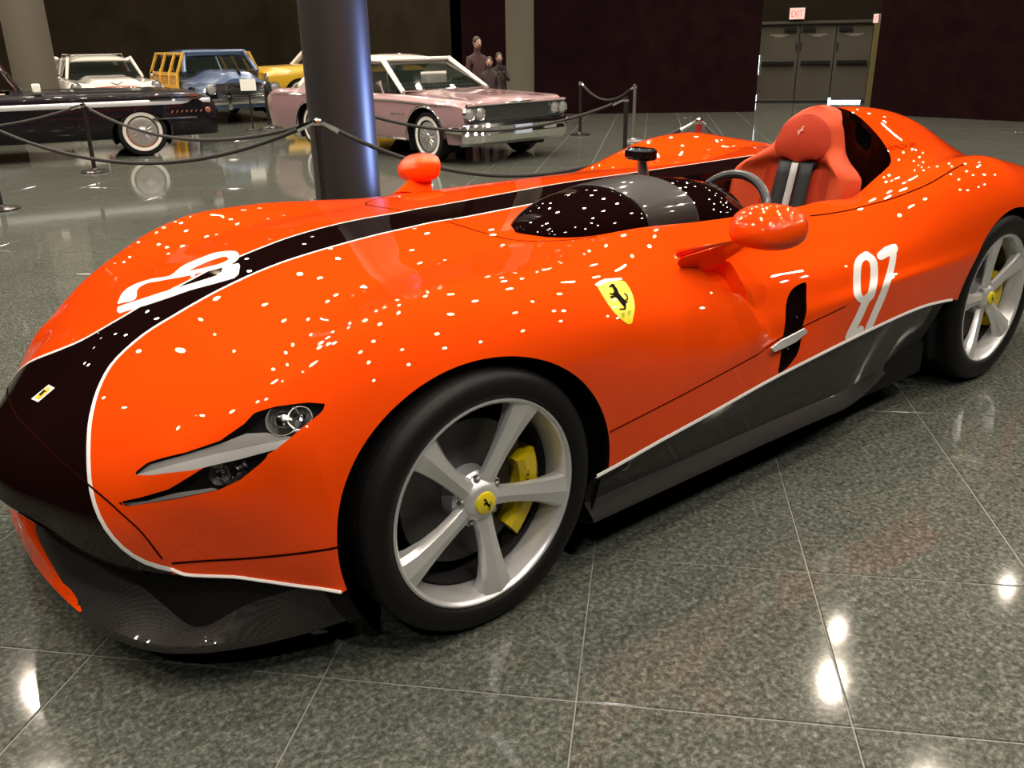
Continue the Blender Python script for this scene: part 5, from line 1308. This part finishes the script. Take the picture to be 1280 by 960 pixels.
for k in range(9): obj('grille_tooth', MB().tube([(.735-.05*((k-4)/4)**2, -.48+.12*k, .46), (.735-.05*((k-4)/4)**2, -.48+.12*k, .78)], .014, 6), CHROME, gr2)
obj('front_bumper', MB().tube([(.60, -.95, .44), (.84, -.70, .44), (.88, 0, .44), (.84, .70, .44), (.60, .95, .44)], .065, 8), CHROME, wdy)
for s in (-1, 1): obj('bumper_guard', MB().tube([(.90, s*.38, .30), (.92, s*.38, .44), (.90, s*.38, .62)], .05, 8), CHROME, wdy)
obj('hood_ornament', MB().tube([(.58, 0, .93), (.45, 0, 1.02), (.1, 0, 1.05)], [.03, .025, .012], 8), CHROME, wdy)
obj('interior', MB().box((-2.0, 0, .86), (1.15, .66, .10)), INTER, wdy, smooth=False)
cardxy = at_dist(308, 17.2)
cs_ = thing('info_stand', 'white information card on a thin stand before the blue wagon', 'sign', (cardxy[0], cardxy[1], 0), tocam(cardxy))
obj('stand_pole', MB().tube([(0, 0, .02), (0, 0, .70)], .016, 8), POSTM, cs_); obj('stand_base', MB().lathe([(.0001, 0), (.15, 0), (.15, .015), (.03, .03)], 20), POSTM, cs_)
obj('card', MB().box((.02, 0, .79), (.008, .135, .10)), PAPER, cs_, smooth=False)

# yellow pick-up with a white cab
tk = front_car('pickup_truck', 'yellow pick-up truck with white cab roof behind the pink hardtop', 357, 23.4, math.radians(176), 1.0)
st = [.75, .6, .1, -.6, -.9, -1.9, -2.1, -4.0]; ym = np.array([.80, .88, .92, .93, .94, .94, .93, .92])
zc = np.array([.86, .97, 1.0, 1.02, 1.02, 1.0, .94, .94])
sh, Pk = car_loft(st, [(0, zc), (ym*.6, zc-.01), (ym*.9, zc-.08), (ym*.99, .78), (ym*1.0, .55), (ym*.95, .36)], 50)
sh = cut_arch(sh, 0, .36, .42, .36); sh = cut_arch(sh, -2.95, .36, .42, .36)
sh.build('body', YELP, tk); cap(Pk, -1, 'front_panel', YELP, tk); cap(Pk, 0, 'tail_panel', YELP, tk)
for x in (0, -2.95):
    arch_dark(tk, x, .36, .5, .90, .40)
    for s in (-1, 1): classic_wheel(tk, x, s*.89, s, .36)
frustum_glass(tk, (-.55, -1.9, .80), (-.95, -1.75, .68), 1.0, 1.38); roof_cap(tk, (-.90, -1.80, .70), 1.36, .07, CREAM)
for s in (-1, 1):
    obj('windscreen_pillar', MB().tube([(-.50, s*.83, .98), (-.92, s*.70, 1.40)], [.05, .05], 8), CREAM, tk)
    obj('rear_pillar', MB().tube([(-1.93, s*.83, .98), (-1.78, s*.70, 1.40)], [.09, .09], 8), CREAM, tk)
    lamp(tk, (.76, s*.68, .74), .09)
obj('front_bumper', MB().tube([(.70, -.9, .46), (.84, 0, .46), (.70, .9, .46)], .06, 8), CHROME, tk)
obj('interior', MB().box((-1.3, 0, .85), (.5, .7, .13)), INTER, tk, smooth=False)
